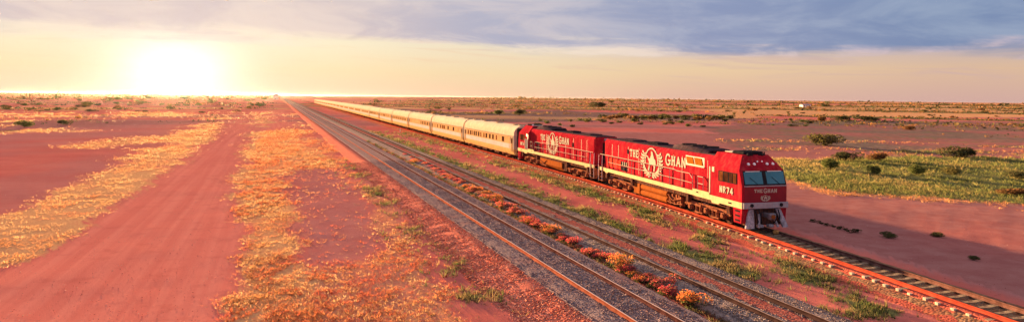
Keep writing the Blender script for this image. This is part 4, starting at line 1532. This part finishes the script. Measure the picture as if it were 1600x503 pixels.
def grass(name, x, y, blades, hgt, spread, wid, pal, label, grow=.012, zoff=-.03, patch=2.5, seed=0):
    """tufts of thin bent blades; the colour drifts over the ground in patches"""
    n = len(x)
    d = np.hypot(x, y)
    k = (1 + grow * np.clip(d - 25, 0, 400)) * np.clip(rng.lognormal(-.08, .42, n), .3, 1.75)
    pal = np.array(pal)
    f = fbm(x / patch, y / (patch * 1.5), 500 + seed, 3) * 1.9 - .45 + rng.normal(0, .16, n)
    ci = np.clip((f * len(pal)).astype(int), 0, len(pal) - 1)
    c = pal[ci] * rng.uniform(.8, 1.2, (n, 1))
    N = n * blades
    rep = np.repeat(np.arange(n), blades)
    th = rng.uniform(0, 2 * np.pi, N)
    ln = hgt * k[rep] * rng.uniform(.35, 1.25, N)
    out = spread * k[rep] * rng.uniform(.1, 1., N)
    bx_ = x[rep] + np.cos(th) * out * .5
    by_ = y[rep] + np.sin(th) * out * .5
    tx, ty = bx_ + np.cos(th) * out, by_ + np.sin(th) * out
    w_ = wid * k[rep] * (1 + .012 * d[rep])
    ph = rng.uniform(0, 2 * np.pi, N)
    nx, ny = np.cos(ph) * w_, np.sin(ph) * w_
    V = np.zeros((N, 3, 3))
    V[:, 0] = np.stack([bx_ - nx, by_ - ny, np.full(N, zoff)], 1)
    V[:, 1] = np.stack([bx_ + nx, by_ + ny, np.full(N, zoff)], 1)
    V[:, 2] = np.stack([tx, ty, zoff + ln], 1)
    cc = c[rep] * rng.uniform(.85, 1.15, (N, 1))
    C = np.concatenate([np.repeat(cc, 3, 0), np.ones((N * 3, 1))], 1)
    me = fast_mesh(name, V.reshape(-1, 3), np.arange(N * 3).reshape(N, 3), M['blade'], C)
    return tag(link(name, me), label, 'grass', kind='stuff')


def p_straw(x, y):
    s, g, r_, gy = zones(x, y)
    mo = main_off(x, y)
    pt = fbm(x / .9, y / 1.5, 201, 4)
    return np.where((mo < -3.6), np.clip(s, 0, 1) ** 1.3 * (.08 + .92 * sstep(pt, .36, .62)) * (1 - r_), 0)


STRAW = [(.40, .16, .075), (.42, .22, .10), (.44, .27, .13), (.47, .32, .165), (.50, .36, .20), (.44, .28, .14), (.41, .20, .09)]
xs, ys = scatter(470000, 330, p_straw)
grass('dry_grass', xs, ys, 4, .06, .11, .006, STRAW, 'dry straw-coloured grass along the dirt road', .012, patch=3.2)

REDG = [(.30, .075, .045), (.36, .10, .05), (.40, .15, .065), (.34, .09, .05), (.24, .10, .05), (.40, .20, .085)]


def p_red(x, y):
    s, g, r_, gy = zones(x, y)
    mo = main_off(x, y)
    pt = fbm(x / .8, y / 1.4, 211, 4)
    return np.where((mo < -3.9) & (mo > -15), (.05 + np.clip(s, 0, 1)) * (.05 + .95 * sstep(pt, .36, .64)) * (1 - r_), 0)


xs, ys = scatter(220000, 160, p_red, 30)
grass('reddish_grass', xs, ys, 5, .065, .13, .007, REDG, 'short reddish dry scrub grass left of the main track', .012, patch=2., seed=3)

GRN = [(.19, .135, .07), (.13, .115, .055), (.075, .085, .04), (.055, .075, .03), (.07, .095, .03), (.11, .11, .05), (.22, .16, .08)]


def p_green(x, y):
    s, g, r_, gy = zones(x, y)
    mo, to = main_off(x, y), train_off(x, y)
    pt = fbm(x / .45, y / .8, 241, 3)
    return np.where(((mo > 5.8) & (to < -1.4)) | ((mo < -3.3) & (mo > -7)), np.clip(g * 1.25 - .1, 0, 1) * sstep(pt, .3, .6) + .012, 0)


xs, ys = scatter(420000, 150, p_green, 38)
grass('green_grass', xs, ys, 7, .13, .14, .008, GRN, 'grey-green and straw grass tufts between the tracks', .008, patch=1.6, seed=7)


def p_mid(x, y):
    mo = main_off(x, y)
    pt = fbm(x / .7, y / 1.8, 231, 3)
    return np.where((mo > 2.3) & (mo < 3.6), np.maximum(sstep(pt, .40, .64), .9 * sstep(mo, 2.25, 2.45) * sstep(mo, 2.95, 2.7)), 0) * (y < 120)


xs, ys = scatter(330000, 120, p_mid, 30)
grass('verge_grass', xs, ys, 7, .10, .12, .008, [(.20, .07, .05), (.05, .06, .028), (.07, .075, .035), (.10, .09, .045), (.16, .12, .07), (.22, .085, .06)], 'sparse grass among the flowering shrubs', .008, patch=.9, seed=11)


def p_field(x, y):
    s, g, r_, gy = zones(x, y)
    to = train_off(x, y)
    d_ = np.hypot(x, y)
    pt = fbm(x / 3.5, y / 4.5, 251, 4)
    return np.where((to > 4), np.maximum(np.clip(g, 0, 1) * (.25 + .75 * sstep(pt, .34, .6)), (s > .5) * .6 * np.clip(s, 0, 1)) * (d_ < 150), 0)


xs, ys = scatter(240000, 190, p_field, 40, 45)
sf, gf, _, _ = zones(xs, ys)
isg = gf + rng.normal(0, .12, len(gf)) > .5
grass('field_grass', xs[isg], ys[isg], 5, .15, .20, .010, [(.26, .20, .085), (.19, .175, .065), (.13, .15, .05), (.11, .135, .045), (.15, .165, .055), (.22, .195, .08)], 'muted green grass of the field beyond the locomotive', .004, patch=9, seed=15)
grass('field_edge_grass', xs[~isg], ys[~isg], 5, .11, .2, .010, [(.36, .17, .075), (.40, .22, .10), (.30, .11, .06)], 'straw grass at the near edge of the green field', .004, patch=5, seed=19)


def far_scrub():
    """low scrub merging into bands far out on the plain"""
    n = 60000
    a = R(1) * rng.uniform(-42, 42, n)
    d = 170 * np.exp(rng.random(n) * math.log(40))
    x, y = np.sin(a) * d, np.cos(a) * d
    band_ = fbm(x / (d * .55), np.log(d) * 9, 301, 4)
    mo, to = main_off(x, y), train_off(x, y)
    pr = sstep(band_, .50, .66) * np.where(mo < 0, .30, .6) * sstep(d, 170, 330)
    k = (rng.random(n) < pr) & ((mo < -14) | (to > 14))
    x, y, d = x[k], y[k], d[k]
    n = len(x)
    q = 7
    rep = np.repeat(np.arange(n), q)
    N = n * q
    sz = (d * .0011 + .12) * rng.lognormal(0, .35, n)
    P = np.stack([x[rep] + rng.normal(0, 1, N) * sz[rep] * 1.5, y[rep] + rng.normal(0, 1, N) * sz[rep] * 1.5, np.abs(rng.normal(0, .5, N)) * sz[rep] * .8], 1)
    u = rng.normal(0, 1, (N, 3))
    u /= np.linalg.norm(u, axis=1)[:, None]
    v = np.cross(u, rng.normal(0, 1, (N, 3)))
    v /= np.linalg.norm(v, axis=1)[:, None] + 1e-6
    s_ = (sz[rep] * rng.uniform(.4, .9, N))[:, None]
    V = np.stack([P - u * s_, P + v * s_ * .6, P + u * s_, P - v * s_ * .6], 1).reshape(-1, 3)
    pal = np.array([(.055, .05, .028), (.08, .06, .03), (.12, .07, .035), (.05, .055, .028), (.18, .09, .04)])
    c = np.repeat(pal[rng.integers(0, len(pal), n)] * rng.uniform(.7, 1.3, (n, 1)), q, 0)
    C = np.concatenate([np.repeat(c, 4, 0), np.ones((N * 4, 1))], 1)
    me = fast_mesh('far_scrub', V, np.arange(N * 4).reshape(N, 4), M['leaf'], C)
    tag(link('far_scrub', me), 'low dark scrub merging into bands across the far plain', 'scrub', kind='stuff')


far_scrub()


# ------------------------------------------------------------------ loose stones on the beds
def stones(name, x, y, z, size, pal, label, parent=None):
    n = len(x)
    base = np.array([[1, 0, 0], [-1, 0, 0], [0, 1, 0], [0, -1, 0], [0, 0, 1], [0, 0, -.6]])
    fc = np.array([[0, 2, 4], [2, 1, 4], [1, 3, 4], [3, 0, 4], [2, 0, 5], [1, 2, 5], [3, 1, 5], [0, 3, 5]])
    s = size * rng.uniform(.5, 1.5, (n, 1, 1)) * rng.uniform(.6, 1.3, (n, 6, 1))
    th = rng.uniform(0, 6.28, n)
    cs, sn = np.cos(th), np.sin(th)
    B = np.repeat(base[None], n, 0) * s
    Vx = B[:, :, 0] * cs[:, None] - B[:, :, 1] * sn[:, None] + x[:, None]
    Vy = B[:, :, 0] * sn[:, None] + B[:, :, 1] * cs[:, None] + y[:, None]
    Vz = B[:, :, 2] * .7 + z[:, None]
    V = np.stack([Vx, Vy, Vz], -1).reshape(-1, 3)
    F = (fc[None] + (np.arange(n) * 6)[:, None, None]).reshape(-1, 3)
    c = np.array(pal)[rng.integers(0, len(pal), n)] * rng.uniform(.7, 1.3, (n, 1))
    C = np.concatenate([np.repeat(c, 6, 0), np.ones((n * 6, 1))], 1)
    me = fast_mesh(name, V, F, M['stone'], C)
    o = link(name, me, parent)
    tag(o, kind='stuff')
    if parent is None:
        tag(o, label, 'stones')
    return o


def along(P0, n, o0, o1, smax, avoid=()):
    t = -6 + (smax + 6) * rng.random(n) ** 1.8
    o = rng.uniform(o0, o1, n)
    k = np.ones(n, bool)
    for a in avoid:
        k &= np.abs(o - a) > .06
    t, o = t[k], o[k]
    p = P0[None] + t[:, None] * D_MAIN + o[:, None] * N_MAIN
    return p[:, 0], p[:, 1], o


x, y, o = along(P_MAIN, 30000, -1.9, 1.9, 60, (-.75, .75))
stones('loose_stone', x, y, np.where(o > 1.5, .2 - (o - 1.5) * .24, .205), .035, [(.15, .11, .12), (.22, .165, .17), (.30, .235, .24), (.20, .11, .105)], '', trk_main)
x, y, o = along(P_MAIN, 26000, -4.4, -1.95, 60)
stones('loose_stone', x, y, np.interp(o, [-4.3, -3.75, -2.9, -1.93], [-.02, .02, .10, .19]), .042, [(.56, .15, .095), (.62, .22, .14), (.46, .115, .08), (.66, .30, .21)], '', trk_main)
x, y, o = along(P_MID, 26000, -1.7, 2.2, 60, (-.75, .75))
stones('loose_stone', x, y, np.interp(o, [-1.5, -.8, -.35, .35, .7, 1.1, 1.7, 2.3], [.15, .20, .175, .165, .18, .21, .18, .02]), .035, [(.15, .115, .11), (.24, .19, .175), (.32, .26, .24), (.19, .12, .105)], '', trk_mid)
n = 5000
t_ = rng.uniform(-22, 50, n)
o = rng.normal(0, .8, n)
px_ = np.interp(t_, TS, TP[:, 0]) + o * np.interp(t_, TS, TN[:, 0])
py_ = np.interp(t_, TS, TP[:, 1]) + o * np.interp(t_, TS, TN[:, 1])
k = (np.abs(np.abs(o) - .75) > .08) & (np.abs(o) < 2)
stones('loose_stone', px_[k], py_[k], np.interp(np.abs(o[k]), [0, 1.2, 2], [.11, .12, .0]), .04, [(.30, .18, .10), (.36, .24, .15), (.28, .10, .06)], '', trk_tr)
a = R(1) * rng.uniform(-40, 40, 12000)
r_ = 20 * np.exp(rng.random(12000) * math.log(4.5))
x, y = np.sin(a) * r_, np.cos(a) * r_
k = (main_off(x, y) < -4.4) | (train_off(x, y) > 2.4)
stones('scattered_stone', x[k], y[k], np.full(k.sum(), -.012), .018, [(.55, .30, .24), (.44, .14, .10), (.62, .45, .38), (.40, .10, .08)], 'small stones scattered on the red earth')


# ------------------------------------------------------------------ small things
def rock(px, py, wpx, mat, label):
    x, y = gp(px, py, .15)
    r = random.Random(2)
    bm = bmesh.new()
    bmesh.ops.create_icosphere(bm, subdivisions=2, radius=.5 * wpx / (FPX / y))
    for v in bm.verts:
        v.co *= r.uniform(.8, 1.15)
        v.co.z *= .75
    me = bpy.data.meshes.new('rock')
    bm.to_mesh(me)
    bm.free()
    me.materials.append(mat)
    return tag(link('rock', me, None, (x, y, .25)), label, 'rock')


rock(1213, 366, 12, M['rock'], 'ochre rock lying on the track in front of the locomotive')


def marker_post(px, py, label):
    x, y = gp(px, py)
    e = link('marker_post', None, None, (x, y, 0))
    MB().box(-.06, .06, -.06, .06, -.05, 1.0, .015).build('post', M['post'], e)
    MB().box(-.075, .075, -.075, .075, .82, .92, .01).build('band', M['red'], e)
    return tag(e, label, 'post')


marker_post(625, 207, 'short white marker post on red earth between the middle track and the train')

# a far white hut beside the main line
x, y = gp(431, 155.6)
e = link('trackside_hut', None, None, (x, y, 0), HEAD)
MB().box(-4, 4, -3, 3, 0, 7).build('wall', M['white'], e)
MB().prism([(-3.3, 7.0), (3.3, 7.0), (0, 9.0)], -4.3, 4.3).build('roof', M['silver'], e)
MB().box(-.6, .6, -3.03, -2.98, .1, 2.3).build('door', M['grey'], e)
tag(e, 'tiny white trackside hut far off where the main line meets the horizon', 'hut')
x, y = gp(1258, 167.5)
e = link('homestead', None, None, (x, y, 0), .15)
MB().box(-5, 5, -3.5, 3.5, 0, 2.3).build('wall', M['white'], e)
MB().prism([(-4.1, 2.3), (4.1, 2.3), (0, 3.4)], -5.4, 5.4).build('roof', M['silver'], e)
for a in (-3.8, 2.2):
    MB().box(a, a + 1.4, -3.54, -3.48, .9, 2.0).build('window', M['pane'], e)
MB().box(-.5, .5, -3.54, -3.48, .05, 2.1).build('door', M['grey'], e)
tag(e, 'small white building far off on the right-hand plain', 'building')

# ------------------------------------------------------------------ evening haze
hz = bpy.data.materials.new('evening_haze')
hz.use_nodes = True
t = NT(hz.node_tree)
pv = t.n('ShaderNodeVolumePrincipled')
pv.inputs['Color'].default_value = (.95, .90, .85, 1)
pv.inputs['Density'].default_value = 3.6e-6
pv.inputs['Anisotropy'].default_value = .85
o = t.n('ShaderNodeOutputMaterial')
t.t.links.new(pv.outputs[0], o.inputs['Volume'])
tag(MB().box(-15500, 15500, -15500, 15500, -1.2, 13.).build('haze', hz), kind='stuff')
